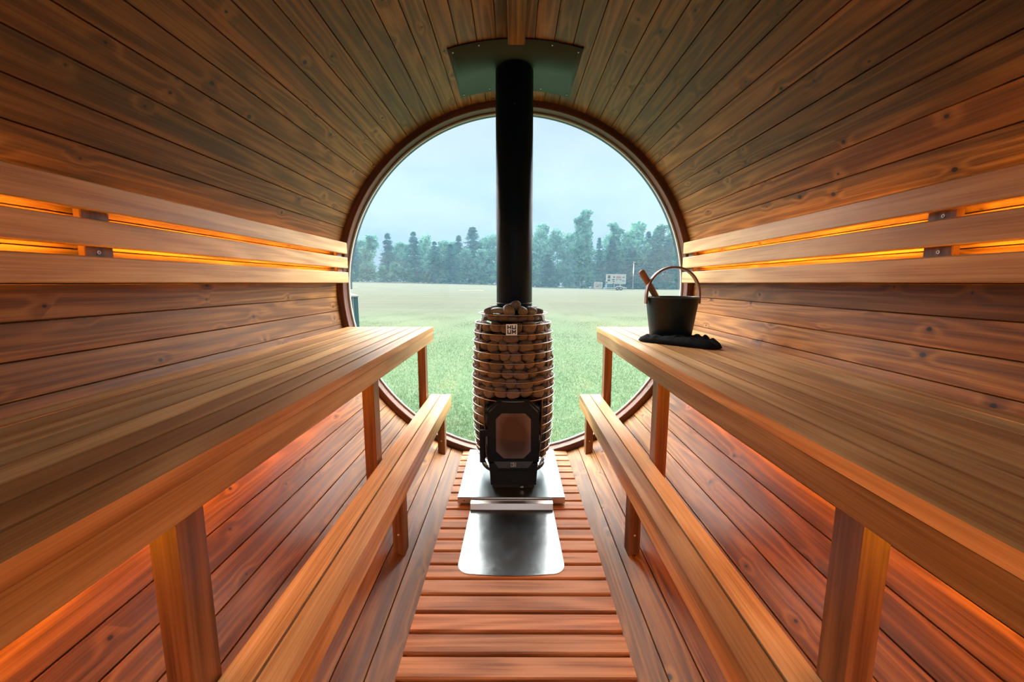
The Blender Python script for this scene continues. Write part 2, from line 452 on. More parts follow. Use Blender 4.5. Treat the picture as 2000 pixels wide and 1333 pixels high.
    def build(self, name, mat, parent=None, kind=None, label=None, cat=None, group=None, normals=True):
        me = bpy.data.meshes.new(name)
        me.from_pydata([tuple(p) for p in self.v], [], self.f)
        if normals:
            bm = bmesh.new(); bm.from_mesh(me)
            if len(bm.faces) == len(self.f):
                bmesh.ops.recalc_face_normals(bm, faces=bm.faces)
            # uvs and tones are written after the flip, by vertex order
            uvl = bm.loops.layers.uv.new('UVMap'); tl = bm.faces.layers.float.new('tone')
            bm.faces.ensure_lookup_table()
            for i, fc in enumerate(bm.faces):
                mp = dict(zip(self.f[i], self.uv[i]))
                fc[tl] = self.t[i]; fc.smooth = self.sm[i]
                for lp in fc.loops: lp[uvl].uv = mp[lp.vert.index]
            bm.to_mesh(me); bm.free()
        me.materials.append(M[mat])
        o = bpy.data.objects.new(name, me); C.objects.link(o)
        if parent: o.parent = parent
        tag(o, kind, label, cat, group)
        return o


def tag(o, kind=None, label=None, cat=None, group=None):
    if kind: o['kind'] = kind
    if label: o['label'] = label
    if cat: o['category'] = cat
    if group: o['group'] = group
    return o


def thing(name, label, cat, loc=(0, 0, 0), group=None):
    o = bpy.data.objects.new(name, None); o.location = loc; o.empty_display_size = 0.1
    C.objects.link(o)
    tag(o, None, label, cat, group)
    return o


def setparent(o, p):
    """parent while keeping the mesh where it was modelled"""
    o.parent = p
    o.location = o.location - p.location
    return o


def part(mb, name, mat, parent, root=None, label=None):
    o = mb.build(name, mat, None)
    r = root or parent
    o.parent = parent
    if parent is r: o.location = -Vector(r.location)
    else: o.location = (0, 0, 0)
    if label: o['label'] = label
    return o


# ------------------------------------------------------------------ the barrel
BR, BZ = 1.035, 0.979
Y0, Y1 = -0.95, 2.50
NST = 82
DA = 2 * PI / NST


def staves(name, k0, k1):
    mb = MB()
    for k in range(k0, k1):
        a = k * DA - DA / 2; b = a + DA
        gp = 0.0004; ga = 0.0017
        pts = []
        for ang, rad in ((a + ga / BR + gp, BR), (b - ga / BR - gp, BR), (b - gp, BR + 0.004), (b - gp, BR + 0.042), (a + gp, BR + 0.042), (a + gp, BR + 0.004)):
            pts.append((rad * math.cos(ang), rad * math.sin(ang)))
        mb.prism((0, Y0, BZ), (1, 0, 0), (0, 0, 1), (0, Y1 - Y0 + 0.06, 0), pts)
    return mb.build(name, 'stave', kind='structure')


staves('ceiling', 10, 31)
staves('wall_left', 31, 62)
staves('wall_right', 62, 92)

mb = MB(); mb.lathe([(1.0785, Y0), (1.090, Y0), (1.090, 2.76), (1.0785, 2.76)], (0, 0, BZ), 'y', 96, a0=R(0), a1=R(180), smooth=False)
mb.build('roof', 'outerrim', kind='structure')
mb = MB(); mb.lathe([(1.0785, Y0), (1.090, Y0), (1.090, Y1 + 0.06), (1.0785, Y1 + 0.06)], (0, 0, BZ), 'y', 96, a0=R(180.2), a1=R(359.8), smooth=False)
mb.build('trim_2', 'trim', kind='structure')

# window ring, seal, pane and outer rim
mb = MB(); mb.lathe([(1.034, 2.415), (1.002, 2.415), (0.999, 2.418), (0.999, 2.486), (1.034, 2.486)], (0, 0, BZ), 'y', 128, smooth=False)
mb.build('trim_1', 'trim', kind='structure')
win = MB(); win.lathe([(0.0005, 2.492), (0.998, 2.492), (0.998, 2.500), (0.0005, 2.500)], (0, 0, BZ), 'y', 128, smooth=False)
wo_ = win.build('window_1', 'glass', kind='structure')
mb = MB(); mb.lathe([(0.9985, 2.478), (0.989, 2.480), (0.987, 2.4915), (0.9985, 2.4915)], (0, 0, BZ), 'y', 128)
mb.build('window_seal', 'seal', wo_)

# floor duckboards
mb = MB()
yy = 2.415; 
while yy > Y0 + 0.1:
    hw = 0.315
    mb.box(-hw, hw, yy - 0.0635, yy, -0.022, 0.0, axis='x', ch=0.003)
    yy -= 0.0742
for xx in (-0.2, 0.0, 0.2):
    mb.box(xx - 0.02, xx + 0.02, Y0 + 0.1, 2.41, -0.036 if abs(xx) > .1 else -0.052, -0.0225, axis='y')
mb.build('floor', 'floor', kind='structure')

# rear end (behind the camera): glazing added for fill light, inside a plank ring
mb = MB(); mb.lathe([(1.034, Y0 + 0.001), (0.93, Y0 + 0.001), (0.93, Y0 + 0.045), (1.034, Y0 + 0.045)], (0, 0, BZ), 'y', 96, smooth=False)
wr_ = mb.build('wall_rear', 'trim', kind='structure')
mb = MB(); mb.lathe([(0.0005, Y0 + 0.018), (0.9295, Y0 + 0.018), (0.9295, Y0 + 0.026), (0.0005, Y0 + 0.026)], (0, 0, BZ), 'y', 96, smooth=False)
mb.build('added_rear_window', 'glass', kind='structure')
mb = MB(); mb.box(-9, 9, -9, Y0 - 0.15, -0.30, -0.24, axis='x', ch=0)  # unseen ground slab added behind the sauna, dark to keep the ceiling dim
mb.build('added_floor_outside', 'added_deck', kind='structure')

# ridge board
mb = MB(); mb.box(-0.031, 0.038, Y0 + 0.04, 1.835, 1.982, 2.012, axis='y')
mb.build('ceiling_beam', 'stave', kind='structure')

# ------------------------------------------------------------------ benches
def circ_z(x):
    return BZ - math.sqrt(BR * BR - x * x)


BY0, BY1 = -0.85, 2.400


def leg_to_barrel(mb, s, xa, xb, ya, yb, ztop):
    """square leg whose foot is cut along the curved staves"""
    u0, v0 = random.uniform(0, 40), random.uniform(0, 40); t = random.random()
    za, zb = circ_z(xa) + 0.001, circ_z(xb) + 0.001
    st = len(mb.v)
    co = [(xa, ya), (xb, ya), (xb, yb), (xa, yb)]
    for (x, y) in co: mb.v.append(Vector((s * x, y, za if x == xa else zb)))
    for (x, y) in co: mb.v.append(Vector((s * x, y, ztop)))
    cum = 0
    for i in range(4):
        j = (i + 1) % 4
        d = math.dist(co[i], co[j])
        zi = za if co[i][0] == xa else zb; zj = za if co[j][0] == xa else zb
        mb.face([st + i, st + j, st + 4 + j, st + 4 + i], [(u0 + zi, v0 + cum), (u0 + zj, v0 + cum + d), (u0 + ztop, v0 + cum + d), (u0 + ztop, v0 + cum)], t)
        cum += d
    mb.face([st, st + 1, st + 2, st + 3], None, t); mb.face([st + 4, st + 5, st + 6, st + 7], None, t)


def upper_bench(s, label):
    t = thing('upper_bench', label, 'bench', (s * 0.73, 1.0, 0.30))
    n = 8; xa, xb = 0.478, 0.986; zt = 0.765
    wd = (xb - xa) / n
    for i in range(n):
        mb = MB()
        x0 = xa + i * wd; x1 = x0 + wd - 0.0070
        mb.box(s * x0, s * x1, BY0, BY1, zt - 0.026, zt, axis='y', ch=0.0)
        part(mb, 'bench_plank', 'bench', t)
    mb = MB(); mb.box(s * 0.480, s * 0.508, BY0, BY1 - 0.002, zt - 0.082, zt - 0.0265, axis='y', ch=0.002)
    part(mb, 'apron', 'bench', t)
    for yl in (0.565, 1.437, 2.300):
        mb = MB()
        leg_to_barrel(mb, s, 0.5085, 0.551, yl, yl + 0.055, zt - 0.0265)
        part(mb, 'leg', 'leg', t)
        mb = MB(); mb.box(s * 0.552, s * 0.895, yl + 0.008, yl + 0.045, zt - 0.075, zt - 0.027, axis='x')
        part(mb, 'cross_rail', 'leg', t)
    return t


def lower_bench(s, label, off=0.0):
    t = thing('lower_bench', label, 'bench', (s * 0.44, 1.0, 0.05))
    xa = 0.380 + off; zt = 0.362
    for i in range(2):
        mb = MB(); x0 = xa + i * 0.0635
        mb.box(s * x0, s * (x0 + 0.0575), BY0, BY1 - 0.004, zt - 0.026, zt, axis='y', ch=0.0005)
        part(mb, 'bench_plank', 'bench', t)
    mb = MB(); mb.box(s * (xa + 0.001), s * (xa + 0.025), BY0, BY1 - 0.006, zt - 0.074, zt - 0.0265, axis='y', ch=0.002)
    part(mb, 'apron', 'bench', t)
    for yl in (0.46, 1.385, 2.285):
        mb = MB()
        leg_to_barrel(mb, s, xa + 0.0255, xa + 0.066, yl, yl + 0.055, zt - 0.0265)
        part(mb, 'leg', 'leg', t)
        mb = MB()
        yc = yl - 0.0005; cx = s * (xa + 0.046)
        for zz in (zt - 0.25,):
            mb.lathe([(0.0005, 0.0), (0.004, 0.0), (0.0035, -0.0012), (0.0005, -0.0012)], (cx, yc, zz), 'y', 12)
        part(mb, 'screw', 'screw', t)
    return t


upper_bench(-1, 'long upper slatted wooden bench with nothing on it')
upper_bench(1, 'long upper slatted wooden bench that carries the black bucket')
lower_bench(-1, 'low two-plank wooden bench below the empty upper bench')
lower_bench(1, 'low two-plank wooden bench below the bench with the bucket', 0.006)


def backrest(s, label, screws):
    t = thing('backrest', label, 'backrest', (s * 0.97, 1.0, 1.02))
    for za, zb in ((0.0, 0.060), (0.0825, 0.143), (0.163, 0.226)):
        mb = MB(); mb.box(s * 0.958, s * 0.982, BY0, BY1, CAMZ + za, CAMZ + zb, axis='y', ch=0.003)
        part(mb, 'backrest_slat', 'slat', t)
    mb = MB(); mb.box(s * 0.9825, s * 1.028, BY0, BY1, CAMZ + 0.0005, CAMZ + 0.014, axis='y')
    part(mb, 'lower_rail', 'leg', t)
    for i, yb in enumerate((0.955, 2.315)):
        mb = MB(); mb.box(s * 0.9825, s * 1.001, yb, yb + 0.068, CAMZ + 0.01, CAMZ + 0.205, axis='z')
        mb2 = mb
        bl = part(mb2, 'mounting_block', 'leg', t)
        if i == 0:
            for zz in screws:
                sc = MB()
                mbx = s * 0.9822
                # washer head seen in the gap between two slats
                pr = [(0.0018, 0.0), (0.0050, 0.0), (0.0042, 0.0016), (0.0022, 0.0014)]
                pts = []
                nn = 14
                stt = len(sc.v)
                for a in range(nn):
                    an = 2 * PI * a / nn
                    for r_, h_ in pr: sc.v.append(Vector((mbx - s * h_, yb + 0.030 + r_ * math.cos(an), CAMZ + zz + r_ * math.sin(an))))
                for a in range(nn):
                    for j in range(4):
                        a2 = (a + 1) % nn; j2 = (j + 1) % 4
                        sc.face([stt + a * 4 + j, stt + a * 4 + j2, stt + a2 * 4 + j2, stt + a2 * 4 + j], None, .5, True)
                part(sc, 'screw', 'screw', bl, t)
    return t


backrest(-1, 'three-slat wooden backrest above the empty upper bench', (0.071,))
backrest(1, 'three-slat wooden backrest above the bench with the bucket', (0.071, 0.153))


def led(s, kind):
    if kind == 'back':
        lab = 'amber light strip glowing behind the backrest over the ' + ('empty bench' if s < 0 else 'bucket bench')
        t = thing('light_strip', lab, 'light', (s * 1.0, 1.0, 1.1), 'amber light strips')
        for ya, yb in ((-0.80, 0.93), (1.045, 2.29)):
            mb = MB(); mb.box(s * 0.9835, s * 0.9875, ya, yb, CAMZ + 0.108, CAMZ + 0.118, ch=0)
            part(mb, 'glowing_strip', 'ledback', t)
    else:
        lab = 'amber light strip glowing along the wall under the ' + ('empty upper bench' if s < 0 else 'upper bench with the bucket')
        t = thing('light_strip', lab, 'light', (s * 0.9, 1.0, 0.7), 'amber light strips')
        mb = MB(); mb.box(s * 0.880, s * 0.888, -0.80, 2.05, 0.470, 0.476, ch=0)
        part(mb, 'glowing_strip', 'ledunder', t)
    return t


for s_ in (-1, 1):
    led(s_, 'back'); led(s_, 'under')

# ------------------------------------------------------------------ stove
SX, SY = -0.010, 2.08
TZ = 0.040

tr_ = thing('stove_tray', 'raised stainless steel tray under the stove', 'tray', (-0.018, 2.06, 0))
TXA, TXB, TYA, TYB = -0.018 - 0.2475, -0.018 + 0.2475, 1.785, 2.335
mb = MB(); mb.box(TXA, TXB, TYA, TYB, TZ - 0.003, TZ, axis='x', ch=0.0008)
part(mb, 'tray_top', 'steeltray', tr_)
mb = MB(); mb.box(TXA, TXB, TYA, TYA + 0.0015, TZ - 0.030, TZ - 0.0032, axis='x', ch=0)
part(mb, 'tray_lip', 'lip', tr_)
for xa in (TXA, TXB - 0.0015):
    mb = MB(); mb.box(xa, xa + 0.0015, TYA + 0.002, TYB, TZ - 0.030, TZ - 0.0032, axis='y', ch=0)
    part(mb, 'tray_side', 'steeltray', tr_)
mb = MB(); mb.box(TXA + 0.03, TXB - 0.03, TYA + 0.04, TYB - 0.03, 0.0005, TZ - 0.0035, axis='x', ch=0)
part(mb, 'tray_support', 'core', tr_)
mb = MB(); mb.lathe([(0.0003, -0.0002), (0.003, -0.0002), (0.0025, -0.0014), (0.0003, -0.0014)], (TXA + 0.030, TYA, TZ - 0.017), 'y', 12)
part(mb, 'screw', 'castiron', tr_)

# floor sheet in front: flat plate with rounded front corners and an upturned riser
fs = thing('floor_sheet', 'flat stainless floor sheet with rounded corners in front of the stove', 'floor plate', (-0.016, 1.5, 0.001))
mb = MB()
cx = -0.016; hw0, hw1 = 0.187, 0.193; yf, yb = 1.318, 1.742; rc = 0.050
pts = []
for k in range(9):
    a = PI + (PI / 2) * k / 8
    pts.append((cx - hw1 + rc + rc * math.cos(a), yf + 0.010 + rc + rc * math.sin(a)))
for k in range(1, 8):
    x = cx - hw1 + rc + (2 * hw1 - 2 * rc) * k / 8
    q = (x - cx) / (hw1 - rc)
    pts.append((x, yf + 0.010 * q * q))
for k in range(9):
    a = 1.5 * PI + (PI / 2) * k / 8
    pts.append((cx + hw1 - rc + rc * math.cos(a), yf + 0.010 + rc + rc * math.sin(a)))
pts += [(cx + hw0, yb), (cx - hw0, yb)]
mb.prism((0, 0, 0.0008), (1, 0, 0), (0, 1, 0), (0, 0, 0.0016), pts)
part(mb, 'plate', 'steel', fs)
mb = MB(); mb.prism((cx - hw0, 0, 0), (0, 1, 0), (0, 0, 1), (2 * hw0, 0, 0), [(yb, 0.0025), (yb + 0.002, 0.0025), (yb + 0.010, 0.026), (yb + 0.038, 0.028), (yb + 0.038, 0.030), (yb + 0.008, 0.028)])
part(mb, 'riser', 'lip', fs)

stove = thing('wood_stove', 'black wood-burning sauna stove in a round steel wire cage', 'stove', (SX, SY, TZ))
# ring heights and radii
NR = 18
RZ = [CAMZ - 0.150 - 0.0446 * k for k in range(NR)]
PZ = [0.10, 0.13, 0.17, 0.22, 0.30, 0.40, 0.55, 0.65, 0.72, 0.78, 0.826, 0.87]
PR = [0.165, 0.180, 0.193, 0.200, 0.206, 0.2105, 0.211, 0.208, 0.204, 0.199, 0.190, 0.171]
def rad(z): return float(np.interp(z, PZ, PR))
DOORA = R(42)
for k, z in enumerate(RZ):
    r_ = rad(z); mb = MB()
    if k < 10:
        mb.tube([(SX + r_ * math.sin(2 * PI * i / 96), SY - r_ * math.cos(2 * PI * i / 96), z) for i in range(96)], 0.0025, 8, closed=True)
    else:
        mb.tube([(SX + r_ * math.sin(DOORA + (2 * PI - 2 * DOORA) * i / 80), SY - r_ * math.cos(DOORA + (2 * PI - 2 * DOORA) * i / 80), z) for i in range(81)], 0.0025, 8)
    part(mb, 'cage_ring', 'wire', stove)
for deg, z0_, z1_, wd, ins in ((58, .095, .86, .018, .006), (-58, .095, .86, .018, .006), (125, .095, .86, .018, .006), (-125, .095, .86, .018, .006),
                          (42, .095, .475, .007, .0), (-42, .095, .475, .007, .0)):
    a = R(deg); mb = MB(); zs = [z0_ + (z1_ - z0_) * i / 16 for i in range(17)]
    rr = [(rad(z) - ins) for z in zs]
    tx = Vector((math.cos(a), math.sin(a), 0)) * wd * 0.5
    st = 0
    for z, r_ in zip(zs, rr):
        for rd in (r_, r_ - 0.004):
            c_ = Vector((SX + rd * math.sin(a), SY - rd * math.cos(a), z))
            mb.v += [c_ - tx, c_ + tx]
    for i in range(16):
        b_ = i * 4
        for q in ((0, 1, 5, 4), (3, 2, 6, 7), (2, 0, 4, 6), (1, 3, 7, 5)): mb.face([b_ + t for t in q])
    mb.face([0, 1, 3, 2]); mb.face([64, 65, 67, 66])
    part(mb, 'cage_upright', 'upright', stove)
# inner firebox drum
mb = MB(); mb.lathe([(0.0005, TZ + 0.03), (0.110, TZ + 0.03), (0.138, 0.14), (0.142, 0.5), (0.136, 0.79), (0.10, 0.836), (0.0005, 0.838)], (SX, SY, 0), 'z', 48, closed=False)
part(mb, 'firebox', 'core', stove)
mb = MB(); mb.lathe([(0.0005, TZ + 0.0005), (0.118, TZ + 0.0005), (0.118, TZ + 0.030), (0.0005, TZ + 0.030)], (SX, SY, 0), 'z', 48, closed=False, smooth=False)
part(mb, 'base', 'castiron', stove)
mb = MB(); mb.lathe([(0.155, 0.084), (0.166, 0.084), (0.166, 0.094), (0.155, 0.094)], (SX, SY, 0), 'z', 64)
part(mb, 'base_ring', 'castiron', stove)


def octo(x0, x1, z0, z1, ct, cb):
    return [(x0 + cb, z0), (x1 - cb, z0), (x1, z0 + cb), (x1, z1 - ct), (x1 - ct, z1), (x0 + ct, z1), (x0, z1 - ct), (x0, z0 + cb)]


def ringprism(mb, outer, inner, y0, y1):
    s = len(mb.v); n = len(outer)
    for y in (y0, y1):
        for a, b in outer: mb.v.append(Vector((a, y, b)))
        for a, b in inner: mb.v.append(Vector((a, y, b)))
    for i in range(n):
        j = (i + 1) % n
        mb.face([s + i, s + j, s + n + j, s + n + i])
        mb.face([s + 2 * n + i, s + 2 * n + j, s + 3 * n + j, s + 3 * n + i])
        mb.face([s + i, s + j, s + 2 * n + j, s + 2 * n + i])
        mb.face([s + n + i, s + n + j, s + 3 * n + j, s + 3 * n + i])


DX = SX + 0.002
DY = 1.862
# door surround (the box that carries the door)
mb = MB(); mb.prism((0, DY + 0.012, 0), (1, 0, 0), (0, 0, 1), (0, 0.13, 0), octo(DX - 0.122, DX + 0.122, 0.172, 0.478, 0.050, 0.001))
part(mb, 'door_surround', 'castiron', stove)
door = MB()
ringprism(door, octo(DX - 0.118, DX + 0.118, 0.180, 0.468, 0.046, 0.030), octo(DX - 0.083, DX + 0.083, 0.190, 0.415, 0.028, 0.036), DY, DY + 0.0115)
dob = part(door, 'stove_door', 'castiron', stove)
mb = MB(); mb.prism((0, DY + 0.006, 0), (1, 0, 0), (0, 0, 1), (0, 0.004, 0), octo(DX - 0.0825, DX + 0.0825, 0.1905, 0.4145, 0.0275, 0.0355))
part(mb, 'door_glass', 'ovenglass', dob, stove)
for sg in (-1, 1):
    mb = MB()
    p0 = Vector((DX + sg * 0.075, DY - 0.001, 0.462)); p1 = Vector((DX + sg * 0.114, DY - 0.001, 0.420))
    mb.tube([p0, p1], 0.002, 6)
    part(mb, 'door_edge', 'castlight', dob, stove)
# sloped bar under the glass with its logo
mb = MB(); mb.prism((0, DY - 0.008, 0), (1, 0, 0), (0, 0, 1), (0, 0.0075, 0), [(DX - 0.070, 0.150), (DX + 0.070, 0.150), (DX + 0.094, 0.182), (DX - 0.094, 0.182)])
bar = part(mb, 'logo_bar', 'castlight', stove)

LET = {'H': [((0, 0), (0, 1)), ((1, 0), (1, 1)), ((0, .5), (1, .5))],
       'U': [((0, 0), (0, 1)), ((1, 0), (1, 1)), ((0, 0), (1, 0))],
       'M': [((0, 0), (0, 1)), ((1, 0), (1, 1)), ((0, 1), (.5, .35)), ((1, 1), (.5, .35))]}


def letter(mb, ch, x, y, z, w_, h_, t):
    for (a, b), (c, d) in LET[ch]:
        p = Vector((x + t / 2 + a * (w_ - t), z + t / 2 + b * (h_ - t))); q = Vector((x + t / 2 + c * (w_ - t), z + t / 2 + d * (h_ - t)))
        dv = (q - p).normalized() * t / 2; nv = Vector((-dv.y, dv.x))
        sec = [tuple(p - dv - nv), tuple(q + dv - nv), tuple(q + dv + nv), tuple(p - dv + nv)]
        mb.prism((0, y, 0), (1, 0, 0), (0, 0, 1), (0, 0.0006, 0), sec)


mb = MB()
for i, ch in enumerate('HUUM'):
    letter(mb, ch, DX - 0.0125 + (i % 2) * 0.0130, DY - 0.0088, 0.168 - (i // 2) * 0.0125, 0.0115, 0.0110, 0.0030)
part(mb, 'logo_lettering', 'logolight', bar, stove)
# ash drawer
mb = MB(); mb.prism((0, DY - 0.002, 0), (1, 0, 0), (0, 0, 1), (0, 0.15, 0), [(DX - 0.108, 0.062), (DX + 0.108, 0.062), (DX + 0.116, 0.170), (DX - 0.116, 0.170)])
asd = part(mb, 'ash_drawer', 'castiron', stove)
mb = MB(); mb.box(DX - 0.076, DX + 0.066, DY - 0.005, DY - 0.0022, 0.072, 0.136, axis='x', ch=0.001)
part(mb, 'drawer_front', 'castiron', asd, stove)
mb = MB(); mb.box(DX - 0.100, DX + 0.100, DY + 0.012, DY + 0.10, TZ + 0.0005, 0.0615, axis='x', ch=0.001)
part(mb, 'plinth', 'core', stove)
mb = MB(); mb.box(DX + 0.034, DX + 0.048, DY - 0.006, DY + 0.010, 0.048, 0.058, axis='x', ch=0.001)
part(mb, 'latch', 'wire', stove)
# door handle on the left
mb = MB(); mb.box(DX - 0.162, DX - 0.136, DY + 0.018, DY + 0.040, 0.165, 0.325, axis='z', ch=0.005)
hd = part(mb, 'door_handle', 'castiron', dob, stove)
mb = MB(); mb.box(DX - 0.145, DX - 0.112, DY + 0.004, DY + 0.018, 0.300, 0.330, axis='x', ch=0.003)
part(mb, 'handle_bracket', 'castiron', dob, stove)
# logo plate on the cage
mb = MB(); PX, PZ0, PS = SX - 0.032, 0.7825, 0.051; PY = SY - 0.204
mb.box(PX, PX + PS, PY - 0.0015, PY, PZ0, PZ0 + PS, axis='x', ch=0)
lp = part(mb, 'logo_plate', 'logosteel', stove)
mb = MB()
for i, ch in enumerate('HUUM'):
    letter(mb, ch, PX + 0.0055 + (i % 2) * 0.0215, PY - 0.0023, PZ0 + 0.0275 - (i // 2) * 0.0215, 0.0185, 0.0185, 0.0050)
part(mb, 'logo_lettering', 'logodark', lp, stove)

# flue pipe
flue = thing('flue_pipe', 'tall dark blue-black flue pipe rising from the stove to the roof', 'flue pipe', (SX, SY, 0.80))
FX = SX + 0.006
mb = MB(); mb.lathe([(0.0855, 0.885), (0.0885, 0.890), (0.0885, 1.995), (0.080, 1.995), (0.080, 0.885)], (FX, SY, 0), 'z', 64)
part(mb, 'pipe', 'blackmetal', flue)
mb = MB(); mb.lathe([(0.0835, 0.802), (0.0835, 0.884), (0.078, 0.884), (0.078, 0.802)], (FX - 0.001, SY, 0), 'z', 64)
part(mb, 'collar', 'blackmetal', flue)
mb = MB(); mb.lathe([(0.0875, 0.9175), (0.0895, 0.9185), (0.0898, 0.9205), (0.0895, 0.9225), (0.0875, 0.9235)], (FX, SY, 0), 'z', 64)
part(mb, 'pipe_seam', 'castlight', flue)
mb = MB(); mb.lathe([(0.0003, -0.0895), (0.004, -0.0893), (0.003, -0.0915), (0.0003, -0.092)], (FX, SY, CAMZ + 0.80), 'y', 12)
part(mb, 'rivet', 'castlight', flue)

# ceiling plate
cp = thing('ceiling_plate', 'curved dark green metal plate screwed to the roof around the flue', 'heat shield', (0, 2.07, 2.0))
mb = MB(); st = 0; nA = 24; a_half = math.asin(0.277 / 1.03)
PA, PB = 1.842, 2.292
for i in range(nA + 1):
    a = -a_half - 0.004 + (2 * a_half + 0.006) * i / nA
    for r_ in (1.0285, 1.0315):
        for y in (PA, PB): mb.v.append(Vector((r_ * math.sin(a), y, BZ + r_ * math.cos(a))))
for i in range(nA):
    b_ = i * 4
    for q in ((0, 1, 5, 4), (2, 3, 7, 6), (0, 2, 6, 4), (1, 3, 7, 5)): mb.face([b_ + t for t in q], None, .5, True if q in ((0, 1, 5, 4), (2, 3, 7, 6)) else False)
mb.face([0, 1, 3, 2]); mb.face([nA * 4, nA * 4 + 1, nA * 4 + 3, nA * 4 + 2])
part(mb, 'plate', 'platemetal', cp)
for xx, y in ((-0.262, 1.872), (-0.152, 1.862), (0.152, 1.862), (0.262, 1.872), (-0.262, 2.262), (-0.130, 2.255), (0.130, 2.255), (0.262, 2.262)):
    mb = MB(); a = math.asin(xx / 1.028)
    z = BZ + 1.028 * math.cos(a)
    mb.lathe([(0.0003, z - 0.0035), (0.003, z - 0.003), (0.0042, z), (0.0003, z)], (xx, y, 0), 'z', 10)
    part(mb, 'screw', 'screw', cp)

# ------------------------------------------------------------------ stones
def stone_mesh(i):
    bm = bmesh.new(); bmesh.ops.create_icosphere(bm, subdivisions=3, radius=1.0)
    off = Vector((i * 7.3, i * 3.1, i * 5.7)); p = 2.45 + 0.25 * (i % 3)
    for v in bm.verts:
        n = v.co.normalized()
        k = (abs(n.x) ** p + abs(n.y) ** p + abs(n.z) ** p) ** (-1 / p)
        v.co = n * k * (1 + 0.26 * mnoise.noise(n * 0.9 + off) + 0.05 * mnoise.noise(n * 2.2 + off))
    for f_ in bm.faces: f_.smooth = True
    me = bpy.data.meshes.new('stove_stone'); bm.to_mesh(me); bm.free()
    return me


SM = [stone_mesh(i) for i in range(9)]
SG = []
for me in SM:
    me.materials.append(M['stone']); m2 = me.copy(); m2.materials.clear(); m2.materials.append(M['stonegrey']); SG.append(m2)


def stone(me, loc, dims, rot, label, group='stones in the stove cage'):
    o = bpy.data.objects.new('stove_stone', me); C.objects.link(o)
    o.location = loc; o.scale = dims; o.rotation_euler = rot
    tag(o, None, label, 'stone', group)
    return o


rs = random.Random(21)
LABC = 'rounded grey-brown stone packed behind the wire rings of the stove'
LABD = 'dark stone half hidden behind the outer layer of stones in the stove cage'
for zz2 in np.arange(0.13, 0.80, 0.045):
    for k2 in range(11):
        a2 = R(-100 + 20 * k2 + (10 if int(zz2 * 1000) % 2 else 0)); r2 = rad(zz2) - 0.056
        x2, y2 = SX + r2 * math.sin(a2), SY - r2 * math.cos(a2)
        if (zz2 < 0.52 and abs(x2 - SX) < 0.135 and y2 < SY) or r2 < 0.146: continue
        stone(SM[rs.randrange(9)], (x2, y2, zz2), (0.030, 0.013, 0.024), (0, rs.uniform(-.3, .3), a2), LABD, 'inner stones of the stove cage')
z = 0.108; row = 0; ROWS = []
while z < 0.83:
    rh = rs.uniform(0.040, 0.052)
    zc = z + rh / 2
    r0 = rad(zc) - 0.0265
    ang = -104 + rs.uniform(0, 12); rowst = []
    while ang < 100:
        wd = rs.uniform(0.044, 0.078)
        da = math.degrees(wd / (r0 + 0.006))
        am = ang + da / 2
        a = R(am)
        hx = wd * 0.5 * rs.uniform(0.98, 1.06); hz = rh * 0.5 * rs.uniform(0.98, 1.14)
        x = SX + r0 * math.sin(a); y = SY - r0 * math.cos(a)
        ok = not (abs(x - DX) < 0.122 + 0.030 - 0.016 and y < SY and zc - rh / 2 < 0.478)
        if ok and abs(x - DX) < 0.15 and y < SY and zc < 0.30 : ok = False
        if ok:
            dz = rs.uniform(-0.006, 0.006)
            rowst.append(stone(SM[rs.randrange(9)], (x, y, zc + dz), (hx, 0.022 * rs.uniform(.85, 1.1), hz), (rs.uniform(-.15, .15), rs.uniform(-.32, .32), a + rs.uniform(-.12, .12)), LABC))
        ang += da
    ROWS.append(rowst)
    z += rh * 0.985; row += 1

for i, rowst in enumerate(reversed(ROWS)):
    rowst.sort(key=lambda o_: o_.location.x)
    for j, o_ in enumerate(rowst):
        o_['label'] = 'caged stove stone, ' + ordinal(j + 1) + ' from the left in the ' + ordinal(i + 1) + ' row under the loose top stones'

TOP = [((-0.020, 1.945, 0.893), (0.030, 0.022, 0.026), (0, .35, 0), 'pale rounded grey stone on top of the heap, in front of the flue pipe'),
       ((0.006, 1.968, 0.912), (0.030, 0.020, 0.023), (0, -.25, .2), 'topmost rounded grey stone, leaning on the flue pipe'),
       ((-0.073, 1.958, 0.890), (0.033, 0.022, 0.013), (0, 0, -.2), 'flat grey stone lying on the heap at the foot of the flue pipe'),
       ((-0.115, 1.985, 0.887), (0.026, 0.026, 0.021), (0, -.3, .3), 'dark rounded stone at the rim, beside the flat grey stone'),
       ((0.045, 1.945, 0.888), (0.026, 0.020, 0.020), (0, .3, 0), 'brownish grey stone on the heap, beside the topmost stone'),
       ((0.086, 1.968, 0.887), (0.027, 0.024, 0.020), (0, .5, .4), 'dark bluish stone near the rim of the top ring'),
       ((0.120, 2.005, 0.882), (0.024, 0.024, 0.019), (0, .3, .6), 'dark stone at the rim, next to the dark bluish stone'),
       ((-0.100, 2.045, 0.895), (0.024, 0.024, 0.017), (0, 0, 1.2), 'pale small stone showing behind the flat grey stone'),
       ((0.100, 2.070, 0.890), (0.024, 0.030, 0.018), (0, 0, .2), 'grey stone showing behind the dark stones at the rim')]
for i, (lc, dm, rt, lb) in enumerate(TOP):
    stone(SG[i % 9], (SX + lc[0], lc[1], lc[2]), dm, rt, lb, 'loose stones on top of the stove')
# lower layer that the top stones rest on
for i in range(13):
    a = R(-100 + 200 * i / 12); r_ = 0.126
    stone(SM[(i * 4) % 9], (SX + r_ * math.sin(a), SY - r_ * math.cos(a), 0.852 + rs.uniform(-.003, .003)), (0.028, 0.030, 0.019), (rs.uniform(-.2, .2), rs.uniform(-.2, .2), a), 'dark stone bedded just inside the top ring of the stove', 'stones bedded inside the top ring')

